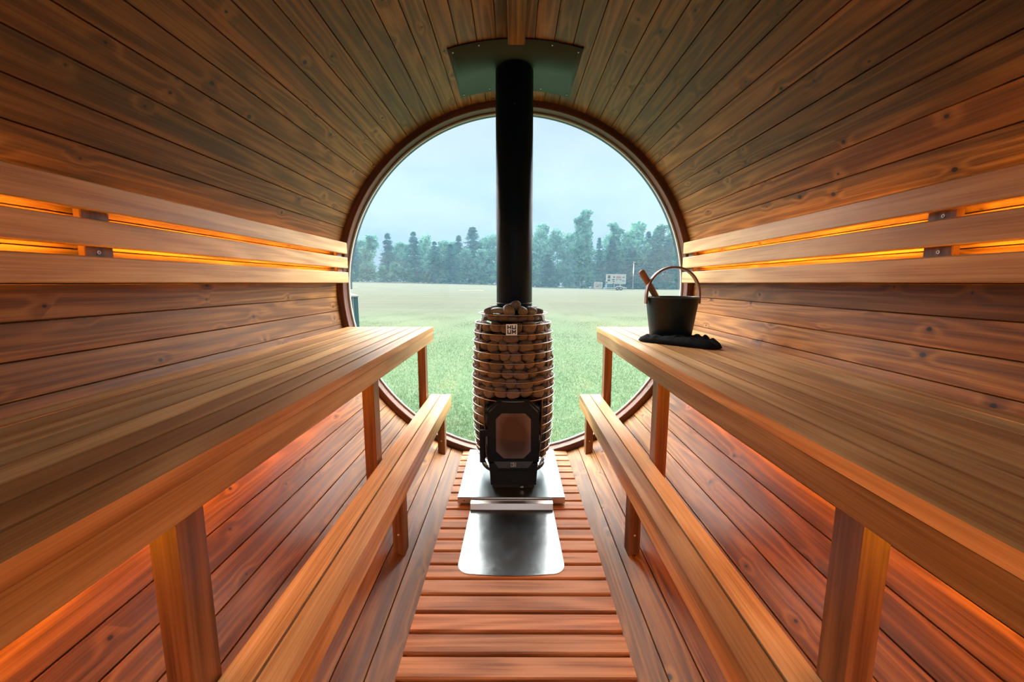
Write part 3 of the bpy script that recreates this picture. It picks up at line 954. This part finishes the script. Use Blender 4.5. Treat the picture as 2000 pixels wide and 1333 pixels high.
# ------------------------------------------------------------------ bucket, ladle, cloth
ZB = 0.765
BX, BY = 0.702, 1.86
bk = thing('bucket', 'black tapered sauna bucket with a bent wooden handle', 'bucket', (BX, BY, ZB + 0.013))
z0 = ZB + 0.013; z1 = z0 + 0.180
mb = MB(); mb.lathe([(0.0005, z0), (0.087, z0), (0.0890, z0 + 0.003), (0.1125, z1 - 0.003), (0.1125, z1), (0.1085, z1), (0.0855, z0 + 0.006), (0.0005, z0 + 0.006)], (BX, BY, 0), 'z', 64, closed=False)
part(mb, 'bucket_body', 'bucket', bk)
mb = MB(); mb.lathe([(0.1130, z1 - 0.004), (0.1150, z1 - 0.001), (0.1130, z1 + 0.002), (0.108, z1 + 0.001), (0.1085, z1 - 0.002)], (BX, BY, 0), 'z', 64)
part(mb, 'rim', 'liner', bk)
# handle arch
hp = []
ca, sa = math.cos(R(6)), math.sin(R(6))
def hpt(a, b): return (BX + a * ca + 0.003, BY + a * sa, z1 + b)
for q in (-0.030, -0.015, 0.0): hp.append(hpt(-0.1235, q))
for i in range(1, 28):
    an = PI - PI * i / 28
    hp.append(hpt(0.1235 * math.copysign(abs(math.cos(an)) ** 0.95, math.cos(an)), 0.131 * math.sin(an) ** 0.93))
for q in (0.0, -0.015, -0.030): hp.append(hpt(0.1235, q))
mb = MB(); mb.tube(hp, 0.006, sec=[(-0.010, -0.0045), (0.010, -0.0045), (0.010, 0.0045), (-0.010, 0.0045)], up=(-sa, ca, 0), smooth=False)
hnd = MB()
# section laid wide across y: rebuild with explicit frames
P3 = [Vector(p) for p in hp]; Yv = Vector((-sa, ca, 0))
for i, p in enumerate(P3):
    d = (P3[min(i + 1, len(P3) - 1)] - P3[max(i - 1, 0)]).normalized(); nv = d.cross(Yv).normalized()
    for q in ((-.010, -.0042), (.010, -.0042), (.010, .0042), (-.010, .0042)): hnd.v.append(p + Yv * q[0] + nv * q[1])
for i in range(len(P3) - 1):
    for k in range(4):
        k2 = (k + 1) % 4
        hnd.face([i * 4 + k, i * 4 + k2, i * 4 + 4 + k2, i * 4 + 4 + k])
e_ = (len(P3) - 1) * 4
hnd.face([0, 1, 2, 3]); hnd.face([e_, e_ + 1, e_ + 2, e_ + 3])
part(hnd, 'handle', 'handlewood', bk)
for sg in (-1, 1):
    mb = MB(); mb.tube([hpt(sg * 0.1115, -0.012), hpt(sg * 0.119, -0.012)], 0.005, 10)
    part(mb, 'handle_pin', 'castiron', bk)

ld = thing('ladle', 'brown wooden ladle handle leaning out of the black bucket', 'ladle', (BX, BY, z0 + 0.01))
mb = MB()
tip = Vector((CAMX + (1249 - 1003) / 806 * 1.86, 1.87, z1 + 0.118)); foot = Vector((BX + 0.022, 1.86, z0 + 0.030))
dv = (tip - foot).normalized()
pts = [foot + dv * q for q in (0, .01)] + [foot + (tip - foot) * q for q in (.2, .4, .6, .8, .93)] + [tip - dv * 0.006, tip - dv * .002, tip]
mb.tube(pts, [0.009, 0.010, 0.0115, 0.0125, 0.0135, 0.0145, 0.0145, 0.0135, 0.010, 0.005], 20)
part(mb, 'ladle_handle', 'ladlewood', ld)
mb = MB(); mb.lathe([(0.0005, -0.012), (0.022, -0.008), (0.034, 0.010), (0.031, 0.010), (0.020, -0.005), (0.0005, -0.009)], (BX + 0.030, 1.86, z0 + 0.024), 'z', 32, closed=False)
part(mb, 'ladle_bowl', 'liner', ld)

# folded dark cloth under the bucket
out = [(0.545, 1.815), (0.556, 1.770), (0.600, 1.722), (0.650, 1.668), (0.700, 1.612), (0.742, 1.572), (0.775, 1.566), (0.806, 1.592), (0.822, 1.650), (0.826, 1.710), (0.838, 1.780), (0.822, 1.850), (0.780, 1.905), (0.710, 1.930), (0.640, 1.910), (0.585, 1.862)]
cen = Vector((0.705, 1.76))
bm = bmesh.new()
NA, NRr = 128, 26
def outl(a):
    f_ = (a / (2 * PI)) * len(out); i = int(f_) % len(out); t = f_ - int(f_)
    p0, p1, p2, p3 = (Vector(out[(i + k) % len(out)]) for k in (-1, 0, 1, 2))
    return 0.5 * ((2 * p1) + (p2 - p0) * t + (2 * p0 - 5 * p1 + 4 * p2 - p3) * t * t + (3 * p1 - p0 - 3 * p2 + p3) * t ** 3)
rings = []
for top in (True, False):
    rr_ = []
    for j in range(NRr + 1):
        q = (j / NRr)
        ring_ = []
        for i in range(NA):
            a = 2 * PI * i / NA
            e = outl(a); p = cen + (e - cen) * (q if q > 0.02 else 0.02)
            edge = max(0.0, 1 - q) 
            db = (p - Vector((BX, BY))).length
            if top:
                h = 0.021 * (1 - q ** 7) ** 0.5 + 0.004
                wr = 0.010 * abs(mnoise.noise(Vector((p.x * 14 + p.y * 6, p.y * 22 - p.x * 10, 1.0)))) + 0.004 * mnoise.noise(Vector((p.x * 60, p.y * 60, 2)))
                seam = 0.007 * math.exp(-((q - 0.80) / 0.05) ** 2) + -0.006 * math.exp(-((q - 0.70) / 0.05) ** 2)
                h += (wr + seam) * min(1, edge * 9)
                if p.y < 1.80 and p.x > 0.6: h += 0.006 * math.sin((p.x + p.y) * 60) * min(1, edge * 5)
                m_ = min(1.0, max(0.0, (db - 0.088) / 0.022)); m_ = m_ * m_ * (3 - 2 * m_)
                h = h * m_ + 0.0105 * (1 - m_)
                zz = ZB + 0.0008 + max(h, 0.003)
            else:
                if j == NRr: continue
                zz = ZB + 0.0008
            ring_.append(bm.verts.new((p.x, p.y, zz)))
        if ring_: rr_.append(ring_)
    rings.append(rr_)
T_, B_ = rings
def stitch(A_, B2):
    for i in range(NA):
        bm.faces.new((A_[i], A_[(i + 1) % NA], B2[(i + 1) % NA], B2[i])).smooth = True
for j in range(NRr): stitch(T_[j], T_[j + 1])
for j in range(NRr - 1): stitch(B_[j], B_[j + 1])
stitch(T_[NRr], B_[NRr - 1])
bm.faces.new(T_[0]).smooth = True; bm.faces.new(B_[0]).smooth = True
bmesh.ops.recalc_face_normals(bm, faces=bm.faces)
me = bpy.data.meshes.new('cloth'); bm.to_mesh(me); bm.free(); me.materials.append(M['cloth'])
o = bpy.data.objects.new('cloth', me); C.objects.link(o)
tag(o, None, 'crumpled black terry cloth spread under the bucket', 'cloth')

# ------------------------------------------------------------------ outside
HX = [-90, -43, -27, -4.5, 6.3, 20, 44, 90]
HH = [-0.5, -0.34, -0.13, 0.40, 1.05, 1.35, 1.60, 1.70]


def gz(x, y):
    t = min(1, max(0, (y - 8.0) / 102.0)); t = t * t * (3 - 2 * t)
    h = 1.37 + (float(np.interp(x, HX, HH)) - 1.37) * t
    return CAMZ - h + (0.01 * math.sin(x * 1.7) * math.sin(y * 1.3) if y < 60 else 0)


bm = bmesh.new()
ys = [-30, -12, -6, -3, 0, 1.5] + [2.5 + 0.5 * i for i in range(16)] + [11 + 2 * i for i in range(20)] + [52 + 5 * i for i in range(24)]
xs = sorted([-170, -130, -100, -80] + [-65 + 5 * i for i in range(10)] + [-16 + 1.0 * i for i in range(33)] + [20 + 5 * i for i in range(10)] + [80, 100, 130, 170])
grid = [[bm.verts.new((x, y, gz(x, y))) for x in xs] for y in ys]
for j in range(len(ys) - 1):
    for i in range(len(xs) - 1):
        bm.faces.new((grid[j][i], grid[j][i + 1], grid[j + 1][i + 1], grid[j + 1][i])).smooth = True
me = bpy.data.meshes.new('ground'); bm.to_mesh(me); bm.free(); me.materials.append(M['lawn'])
o = bpy.data.objects.new('ground', me); C.objects.link(o); o['kind'] = 'structure'

# grass blades on the near lawn
NB = 260000
yb_ = 2.75 + 17.0 * np.random.rand(NB) ** 1.9
xb_ = (np.random.rand(NB) - 0.5) * 2 * (0.50 * yb_ + 0.6)
hb = np.random.uniform(0.012, 0.036, NB) * np.clip((20.5 - yb_) / 12.0, 0.12, 1.0); wb = np.random.uniform(0.0013, 0.0030, NB) * (1 + yb_ * 0.10)
an = np.random.rand(NB) * 2 * np.pi; le = np.random.uniform(0, 0.03, NB); la = np.random.rand(NB) * 2 * np.pi
t_ = np.clip((yb_ - 8) / 102, 0, 1); t_ = t_ * t_ * (3 - 2 * t_)
zb_ = CAMZ - (1.37 + (np.interp(xb_, HX, HH) - 1.37) * t_) + 0.01 * np.sin(xb_ * 1.7) * np.sin(yb_ * 1.3) - 0.004
co = np.empty((NB, 3, 3))
co[:, 0] = np.stack([xb_ - wb * np.cos(an), yb_ - wb * np.sin(an), zb_], 1)
co[:, 1] = np.stack([xb_ + wb * np.cos(an), yb_ + wb * np.sin(an), zb_], 1)
co[:, 2] = np.stack([xb_ + le * np.cos(la), yb_ + le * np.sin(la), zb_ + hb], 1)
me = bpy.data.meshes.new('grass')
me.vertices.add(NB * 3); me.vertices.foreach_set('co', co.reshape(-1))
me.loops.add(NB * 3); me.loops.foreach_set('vertex_index', np.arange(NB * 3, dtype=np.int32))
me.polygons.add(NB); me.polygons.foreach_set('loop_start', np.arange(0, NB * 3, 3, dtype=np.int32))
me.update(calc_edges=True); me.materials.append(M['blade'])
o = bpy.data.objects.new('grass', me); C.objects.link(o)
tag(o, 'stuff', 'short green grass of the lawn outside the round window', 'grass')


def mesh_from(co, quads, mats, fmat, name):
    me = bpy.data.meshes.new(name)
    me.from_pydata(co, [], quads)
    for m_ in mats: me.materials.append(m_)
    if fmat is not None: me.polygons.foreach_set('material_index', fmat)
    me.update()
    return me


def spruce_crown(seed, dense=1.0):
    r = np.random.RandomState(seed); co = []; fs = []
    H = 1.0
    nl = 46
    for l in range(nl):
        zt = 0.06 + 0.94 * ((l + r.uniform(-1.0, 1.0)) / nl) ** 0.95 if l else 0.06
        zt = min(0.995, max(0.05, zt))
        rr = 0.215 * (1 - zt) ** 0.80 + 0.010
        nb = int(15 - 6 * zt)
        for b in range(nb):
            a = r.rand() * 2 * PI; L = rr * r.uniform(0.7, 1.15)
            for k in range(9):
                q = (k + r.rand()) / 9
                cx_, cy_ = math.cos(a) * L * q, math.sin(a) * L * q
                cz = zt + r.uniform(-.014, .014) - L * q * 0.42 + 0.22 * L * q * q + r.uniform(-.006, .006)
                s = 0.021 * (1.25 - q * .6) * r.uniform(.7, 1.3)
                ta = a + r.uniform(-1.1, 1.1)
                d = Vector((math.cos(ta), math.sin(ta), r.uniform(-.5, .0))).normalized() * s * 1.5
                e = d.cross(Vector((r.uniform(-.4, .4), r.uniform(-.4, .4), 1))).normalized() * s * .7
                p = Vector((cx_, cy_, cz)); n = len(co)
                co += [tuple(p - e), tuple(p + d), tuple(p + e), tuple(p - d * .4)]; fs.append((n, n + 1, n + 2, n + 3))
    n = len(co); co += [(-.006, 0, .96), (.006, 0, .96), (0, 0, 1.02)]; fs.append((n, n + 1, n + 2))
    return co, fs


def leafy_crown(seed, blobs, nleaf=3400, open_=0.0):
    r = np.random.RandomState(seed); co = []; fs = []
    for i in range(nleaf):
        bx, by, bz, br, bh = blobs[r.randint(len(blobs))]
        n = Vector(r.normal(size=3)).normalized() * (r.uniform(0.25, 1.35) ** 0.6)
        p = Vector((bx + n.x * br, by + n.y * br, bz + n.z * bh))
        s = 0.0145 * r.uniform(.5, 1.6)
        d = Vector(r.normal(size=3)).normalized() * s; e = d.orthogonal().normalized() * s * .8
        k = len(co)
        co += [tuple(p - d), tuple(p + e), tuple(p + d), tuple(p - e)]; fs.append((k, k + 1, k + 2, k + 3))
    return co, fs


def rblobs(seed, n, rad_, zlo, zhi, b, top=0.35):
    r = np.random.RandomState(seed); L = []
    for i in range(n):
        t = (i + .5) / n
        z_ = zlo + (zhi - zlo) * t
        prof = math.sin(PI * min(1, (t * .8 + .2))) ** .7 if t > .3 else .95
        prof = max(prof, top)
        a = r.rand() * 2 * PI; q = rad_ * prof * r.uniform(.2, .85)
        L.append((math.cos(a) * q, math.sin(a) * q, z_, b * r.uniform(.5, 1.3), b * r.uniform(.5, 1.2)))
    return L


SPR = [mesh_from(*(lambda c: (c[0], c[1]))(spruce_crown(s)), [M['spruce']], None, 'crown') for s in (1, 2, 3)]
LEA = []
for sd, n_, rr_, zl, zh, b_, nl in ((11, 26, .20, .12, .93, .075, 4600), (12, 30, .24, .08, .92, .078, 5000), (13, 30, .15, .20, .97, .050, 3600), (14, 24, .28, .05, .90, .09, 4800)):
    c_ = leafy_crown(sd, rblobs(sd, n_, rr_, zl, zh, b_), nl)
    LEA.append(mesh_from(c_[0], c_[1], [M['birch']], None, 'crown'))


def trunk_mesh(mat, r0, top):
    mb = MB(); mb.tube([(0, 0, -0.02), (0.003, 0, .3), (-.004, .002, .6), (0, 0, top)], [r0, r0 * .8, r0 * .5, r0 * .12], 8)
    me = mb.build('tmp', mat); d = me.data; bpy.data.objects.remove(me); d.name = 'trunk'
    return d
TRK = trunk_mesh('bark', 0.011, 0.97); TRB = trunk_mesh('birchbark', 0.0095, 0.93)


TREES = []


def tree(px, ty, D, kind, wf, label, group):
    lb_given = label not in (LS, LL)
    X = CAMX + (px - 1003) / 806.0 * (D * 0.990); base = gz(X, D)
    top = CAMZ + (553 - ty) / 814.0 * D * 1.0
    H = top - base
    nm = {'s': 'spruce_tree', 'l': 'leafy_tree', 'b': 'birch_tree'}[kind[0]]
    t = thing(nm, label, 'tree', (X, D, base), group)
    wf *= 1.28
    t.scale = (H * wf, H * wf, H); t.rotation_euler = (0, 0, rt_.uniform(0, 6.28))
    TREES.append((X / D, D, t, lb_given))
    me = SPR[int(kind[1])] if kind[0] == 's' else LEA[int(kind[1])]
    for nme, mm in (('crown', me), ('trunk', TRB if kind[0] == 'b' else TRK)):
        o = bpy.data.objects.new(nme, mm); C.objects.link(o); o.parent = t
    return t


rt_ = random.Random(5)
LS = 'teal-green spruce tree with layered drooping boughs in the row at the edge of the field'
LL = 'pale green leafy tree in the row at the edge of the field'
GRP_S, GRP_L = 'spruces along the field edge', 'leafy trees along the field edge'
NAMED = [(726, 458, 106, 'b0', 1.05, 'pale birch with a bare white trunk, standing above the teal cabinet', None),
         (760, 458, 104, 's0', 1.1, None, None), (810, 455, 103, 's1', 1.2, 'tall dark spruce with a narrow pointed top between pale leafy trees', None),
         (697, 474, 108, 's2', 1.0, None, None), (708, 466, 112, 'l1', 0.9, None, None), (783, 472, 108, 'l0', .9, None, None),
         (838, 458, 108, 'l3', 0.85, None, None), (868, 468, 106, 'l1', .9, None, None), (897, 462, 108, 's0', 1.1, None, None),
         (925, 446, 107, 's2', 1.45, 'tallest spruce on the far side of the flue from the scoreboard trailer', None), (948, 463, 110, 'l0', .9, None, None), (962, 456, 106, 'l3', .9, None, None),
         (850, 474, 102, 's1', 1.3, None, None), (880, 478, 101, 's2', 1.6, None, None), (910, 484, 101, 'l1', 1.0, None, None), (940, 486, 101, 'l0', 1.1, None, None),
         (985, 462, 108, 's1', 1.1, None, None), (1012, 460, 108, 'l1', 1.0, None, None), (1034, 455, 107, 's0', 1.1, None, None),
         (1058, 436, 106, 'l0', .80, None, None), (1088, 447, 106, 'l3', .75, None, None), (1112, 452, 108, 'l1', .7, None, None),
         (1137, 414, 104, 'b2', 0.95, 'tallest birch with a ragged open crown and a long white trunk', None), (1133, 428, 105, 'b0', .62, None, None),
         (1070, 498, 101, 's1', 1.6, None, None), (1105, 505, 101, 'l1', 1.0, None, None),
         (1168, 466, 110, 's2', .8, None, None), (1172, 500, 103, 's0', 1.4, None, None), (1199, 438, 106, 'l2', 1.0, None, None), (1193, 470, 103, 's1', 1.3, None, None),
         (1222, 450, 107, 'l1', .7, None, None), (1242, 432, 105, 'l0', .8, None, None), (1232, 488, 101, 's2', 1.7, None, None), (1262, 455, 108, 's0', 1.0, None, None), 
         (1284, 442, 106, 'l2', 1.15, None, None), (1272, 490, 101, 's1', 1.7, None, None), (1310, 438, 106, 'l3', .8, None, None), (1300, 470, 103, 's2', 1.4, None, None),
         (1335, 446, 106, 's1', 1.2, None, None), (1362, 440, 106, 'l0', .9, None, None), (1330, 492, 101, 'l1', 1.1, None, None), (668, 462, 106, 's0', 1.2, None, None), (640, 460, 106, 'l1', .9, None, None)]
for px, ty, D, kd, wf, lb, gp in NAMED:
    sp = kd[0] == 's'
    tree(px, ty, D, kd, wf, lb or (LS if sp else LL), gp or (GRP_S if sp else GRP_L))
for i in range(26):
    px = 600 + 32 * i + rt_.uniform(-8, 8)
    kd = 's%d' % rt_.randrange(3) if i % 3 else 'l%d' % rt_.choice((0, 1, 3))
    sp = kd[0] == 's'
    tree(px, rt_.uniform(468, 486) if px < 1030 else rt_.uniform(458, 480), 116, kd, 1.25 if sp else .95, LS if sp else LL, GRP_S if sp else GRP_L)
for px in list(range(180, 640, 46)) + list(range(1400, 1860, 46)):
    kd = rt_.choice(('s0', 's1', 's2', 'l0', 'l1', 'l3')); sp = kd[0] == 's'
    tree(px, rt_.uniform(440, 466), rt_.uniform(104, 112), kd, 1.2 if sp else .95, LS if sp else LL, GRP_S if sp else GRP_L)
for i in range(24):
    px = 640 + 32 * i + rt_.uniform(-9, 9)
    X = CAMX + (px - 1003) / 814.0 * 98; H = rt_.uniform(3.0, 5.0)
    t = thing('bush', 'low green bush at the foot of the tree row', 'bush', (X, 99.5 + rt_.uniform(-.8, 1.5), gz(X, 99) ), 'bushes at the foot of the tree row')
    t.scale = (H * 1.9, H * 1.9, H); t.rotation_euler = (0, 0, rt_.uniform(0, 6))
    o = bpy.data.objects.new('crown', LEA[3 if i % 2 else 1]); C.objects.link(o); o.parent = t
    o = bpy.data.objects.new('stem', TRK); C.objects.link(o); o.parent = t

for nm_, word in (('spruce_tree', 'spruce'), ('leafy_tree', 'leafy tree'), ('birch_tree', 'birch')):
    for far in (False, True):
        sel = sorted([q for q in TREES if q[2].name.startswith(nm_) and (q[1] > 114) == far and not q[3] and -0.40 < q[0] < 0.42], key=lambda q: q[0])
        for i, q in enumerate(sel):
            q[2]['label'] = ordinal(i + 1) + ' ' + word + ' from the left in the ' + ('back' if far else 'front') + ' of the tree row beyond the field'
for q in TREES:
    if not (-0.40 < q[0] < 0.42): q[2]['label'] = 'tree of the row beyond the field, past the edge of the window'; q[2]['group'] = 'trees past the window edges'
BUSH = sorted([o_ for o_ in C.objects if o_.name.startswith('bush')], key=lambda o_: o_.location.x / o_.location.y)
for i, o_ in enumerate(BUSH): o_['label'] = ordinal(i + 1) + ' low bush from the left at the foot of the tree row'

# scoreboard trailer
TD = 76.0
def wx(px, D=TD): return CAMX + (px - 1003) / 806.0 * D * 0.990
def wz(py, D=TD): return CAMZ - (py - 553) / 814.0 * D
gzt = gz(wx(1203), TD)
ts = thing('sign_trailer', 'white display board with dark and pink markings mounted on a road trailer', 'trailer', (wx(1203), TD, gzt))
XA, XB, ZA, ZC = wx(1184), wx(1222.2), wz(555.3), wz(536.3)
mb = MB(); mb.box(XA, XB, TD, TD + 0.25, ZA, ZC, axis='x', ch=.02)
bd = part(mb, 'board', 'white', ts)
def mark(x0, x1, y0, y1, mat, nm='marking'):
    W_, H_ = XB - XA, ZC - ZA
    mb = MB(); mb.box(XA + W_ * x0, XA + W_ * x1, TD - .03, TD - .002, ZC - H_ * y1, ZC - H_ * y0, axis='x', ch=0)
    part(mb, nm, mat, bd, ts)
for a in ((.07, .20, .12, .24), (.07, .20, .26, .42), (.07, .19, .52, .70), (.35, .42, .22, .36), (.29, .42, .50, .60), (.33, .42, .70, .78), (.34, .39, .88, .97), (.0, .05, .74, .92)):
    mark(*a, 'signblack')
for a in ((.51, .56, .20, .40), (.57, .63, .22, .38), (.64, .69, .20, .40), (.70, .75, .24, .38)): mark(*a, 'signpink')
for a in ((.81, .93, .26, .36), (.50, .56, .50, .60), (.59, .63, .44, .50), (.67, .76, .50, .60), (.80, .95, .64, .72), (.53, .57, .86, .90)): mark(*a, 'signgrey')
mb = MB(); mb.box(wx(1182), wx(1224), TD + .1, TD + 1.6, wz(563.6), wz(562.2), axis='x', ch=.01)
part(mb, 'chassis', 'white', ts)
for px in (1185, 1200, 1212):
    mb = MB(); mb.box(wx(px) - .06, wx(px) + .06, TD + .12, TD + .24, wz(563), ZA, axis='z', ch=.01)
    part(mb, 'board_post', 'white', ts)
mb = MB(); mb.box(XA + .05, wx(1198), TD + .3, TD + 1.4, wz(562), wz(557), axis='x', ch=.02)
part(mb, 'equipment_box', 'teal', ts)
mb = MB(); mb.tube([(wx(1202), TD + .0, wz(564)), (wx(1204.5), TD, wz(560.4)), (wx(1215), TD, wz(560.4)), (wx(1217.5), TD, wz(564))], .08, 8)
part(mb, 'mudguard', 'white', ts)
for px in (1206.5, 1213):
    mb = MB(); mb.lathe([(.10, -.1), (.33, -.1), (.33, .1), (.10, .1)], (wx(px), TD + .15, gz(wx(px), TD) + .335), 'y', 20)
    wl = part(mb, 'wheel', 'tyre', ts)
    mb = MB(); mb.lathe([(.0005, -.12), (.14, -.12), (.14, -.05), (.0005, -.05)], (wx(px), TD + .15, gz(wx(px), TD) + .335), 'y', 16)
    part(mb, 'hub', 'white', wl, ts)
mb = MB(); mb.tube([(wx(1218), TD + .8, wz(563)), (wx(1227), TD + .8, wz(563.6))], .06, 8)
part(mb, 'drawbar', 'white', ts)
mb = MB(); mb.box(wx(1185) - .04, wx(1185) + .04, TD + .1, TD + .2, gz(wx(1185), TD), wz(562.5), axis='z', ch=.0)
part(mb, 'support_leg', 'white', ts)

SD = 78.0
sb = thing('sign_board', 'small white notice board standing on the grass beside the sign trailer', 'sign', (wx(1169, SD), SD, gz(wx(1169, SD), SD)))
mb = MB(); xa, xb, za, zc = wx(1160.4, SD), wx(1176.8, SD), wz(564, SD), wz(551.3, SD)
mb.box(xa, xb, SD, SD + .08, za, zc, axis='x', ch=.01); sbo = part(mb, 'board', 'white', sb)
for (x0, x1, y0, y1, mt) in ((.15, .45, .14, .2, 'signgrey'), (.55, .9, .14, .2, 'signgrey'), (.1, .35, .38, .5, 'signpink'), (.37, .6, .38, .56, 'signpink'), (.62, .92, .38, .5, 'signgrey'), (.2, .5, .64, .74, 'signblack'), (.55, .62, .64, .74, 'signblack'), (.75, .85, .62, .76, 'signgrey')):
    mb = MB(); mb.box(xa + (xb - xa) * x0, xa + (xb - xa) * x1, SD - .02, SD - .001, zc - (zc - za) * y1, zc - (zc - za) * y0, axis='x', ch=0)
    part(mb, 'marking', mt, sbo, sb)
for xq in (xa + .12, xb - .12):
    mb = MB(); mb.box(xq - .04, xq + .04, SD + .09, SD + .16, gz(xq, SD) - .02, zc, axis='z', ch=.0)
    part(mb, 'post', 'white', sb)

PD = 92.0
pxx = wx(1236, PD)
mb = MB(); zg = gz(pxx, PD); mb.tube([(pxx, PD, zg), (pxx, PD, zg + 3.5), (pxx + .03, PD, wz(512, PD))], [.16, .11, .04], 10)
tag(mb.build('pole', 'white'), None, 'slim white pole standing between the sign trailer and the trees', 'pole')

# teal cabinet close outside, at the window edge
cb = thing('utility_cabinet', 'teal cabinet with a pale flat lid on the lawn at the window edge', 'cabinet', (-1.9, 4.6, gz(-1.9, 4.6)))
P1 = Vector((CAMX - (1003 - 697) / 806.0 * 4.0 * .99, 4.0)); P2 = P1 + Vector((-0.62, -0.06)); P3_ = P1 + Vector((-0.62, 1.30)); P4 = P3_ + Vector((-0.62, -0.06))
zt_ = CAMZ - (578 - 553) / 814.0 * 4.0
sec = [tuple(P1), tuple(P2), tuple(P4), tuple(P3_)]
mb = MB(); mb.prism((0, 0, gz(-1.9, 4.6) - .02), (1, 0, 0), (0, 1, 0), (0, 0, zt_ - .012 - gz(-1.9, 4.6) + .02), sec)
part(mb, 'body', 'teal', cb)
cc_ = (P1 + P2 + P3_ + P4) / 4
mb = MB(); mb.prism((0, 0, zt_ - .012), (1, 0, 0), (0, 1, 0), (0, 0, .014), [tuple(cc_ + (Vector(q) - cc_) * 1.02) for q in sec])
part(mb, 'lid', 'white', cb)
dn = (P2 - P1).normalized(); fn = Vector((-dn.y, dn.x)); fn = fn if fn.y < 0 else -fn
def fpan(a, b, z0_, z1_, off, mat, nm):
    q0 = P1 + dn * a + fn * off; q1 = P1 + dn * b + fn * off
    mb = MB(); mb.prism((0, 0, z0_), (1, 0, 0), (0, 1, 0), (0, 0, z1_ - z0_), [tuple(q0), tuple(q1), tuple(q1 - fn * (off - .0005)), tuple(q0 - fn * (off - .0005))])
    part(mb, nm, mat, cb)
fpan(.042, .050, zt_ - .50, zt_ - .014, .004, 'white', 'door_seam')
fpan(.052, .55, zt_ - .38, zt_ - .014, .003, 'darkteal', 'door')

# yellow tape lying on the lawn
for (pa, pb, py, D, lb) in ((896, 944, 568.3, 0, 'yellow marking tape lying on the lawn beyond the flue pipe'), (683, 695, 562.3, 0, 'short pale tape lying on the lawn above the teal cabinet')):
    D = 1.0
    for D in np.arange(15, 100, .5):
        if (CAMZ - gz(wx((pa + pb) / 2, D), D)) * 814 / D <= (py - 553): break
    xa, xb = wx(pa, D), wx(pb, D); n_ = 10; bm = bmesh.new(); L = []
    for i in range(n_ + 1):
        x = xa + (xb - xa) * i / n_
        yo = D + .15 * math.sin(i * 1.1)
        L.append([bm.verts.new((x, yo + q, gz(x, yo) + .03 + zq)) for q, zq in ((-.25, 0), (.25, 0), (.25, .02), (-.25, .02))])
    for i in range(n_):
        for k in range(4): bm.faces.new((L[i][k], L[i][(k + 1) % 4], L[i + 1][(k + 1) % 4], L[i + 1][k]))
    bm.faces.new(L[0]); bm.faces.new(L[-1]); bmesh.ops.recalc_face_normals(bm, faces=bm.faces)
    me = bpy.data.meshes.new('marking_tape'); bm.to_mesh(me); bm.free(); me.materials.append(M['yellow'])
    o = bpy.data.objects.new('marking_tape', me); C.objects.link(o); tag(o, None, lb, 'tape')

# thin morning haze over the field, in front of and among the trees
mh, g = newmat('haze')
vs = g.new('ShaderNodeVolumeScatter'); vs.inputs['Color'].default_value = (0.36, 0.68, 0.90, 1); vs.inputs['Density'].default_value = 0.0016; vs.inputs['Anisotropy'].default_value = 0.2
mo = g.new('ShaderNodeOutputMaterial'); g.l.new(vs.outputs[0], mo.inputs['Volume'])
M['haze'] = mh
mb = MB(); mb.box(-110, 110, 30, 135, -3.5, 32, axis='x', ch=0)
mb.build('haze', 'haze', kind='stuff', label='thin bluish haze hanging over the far field and the trees', cat='haze')
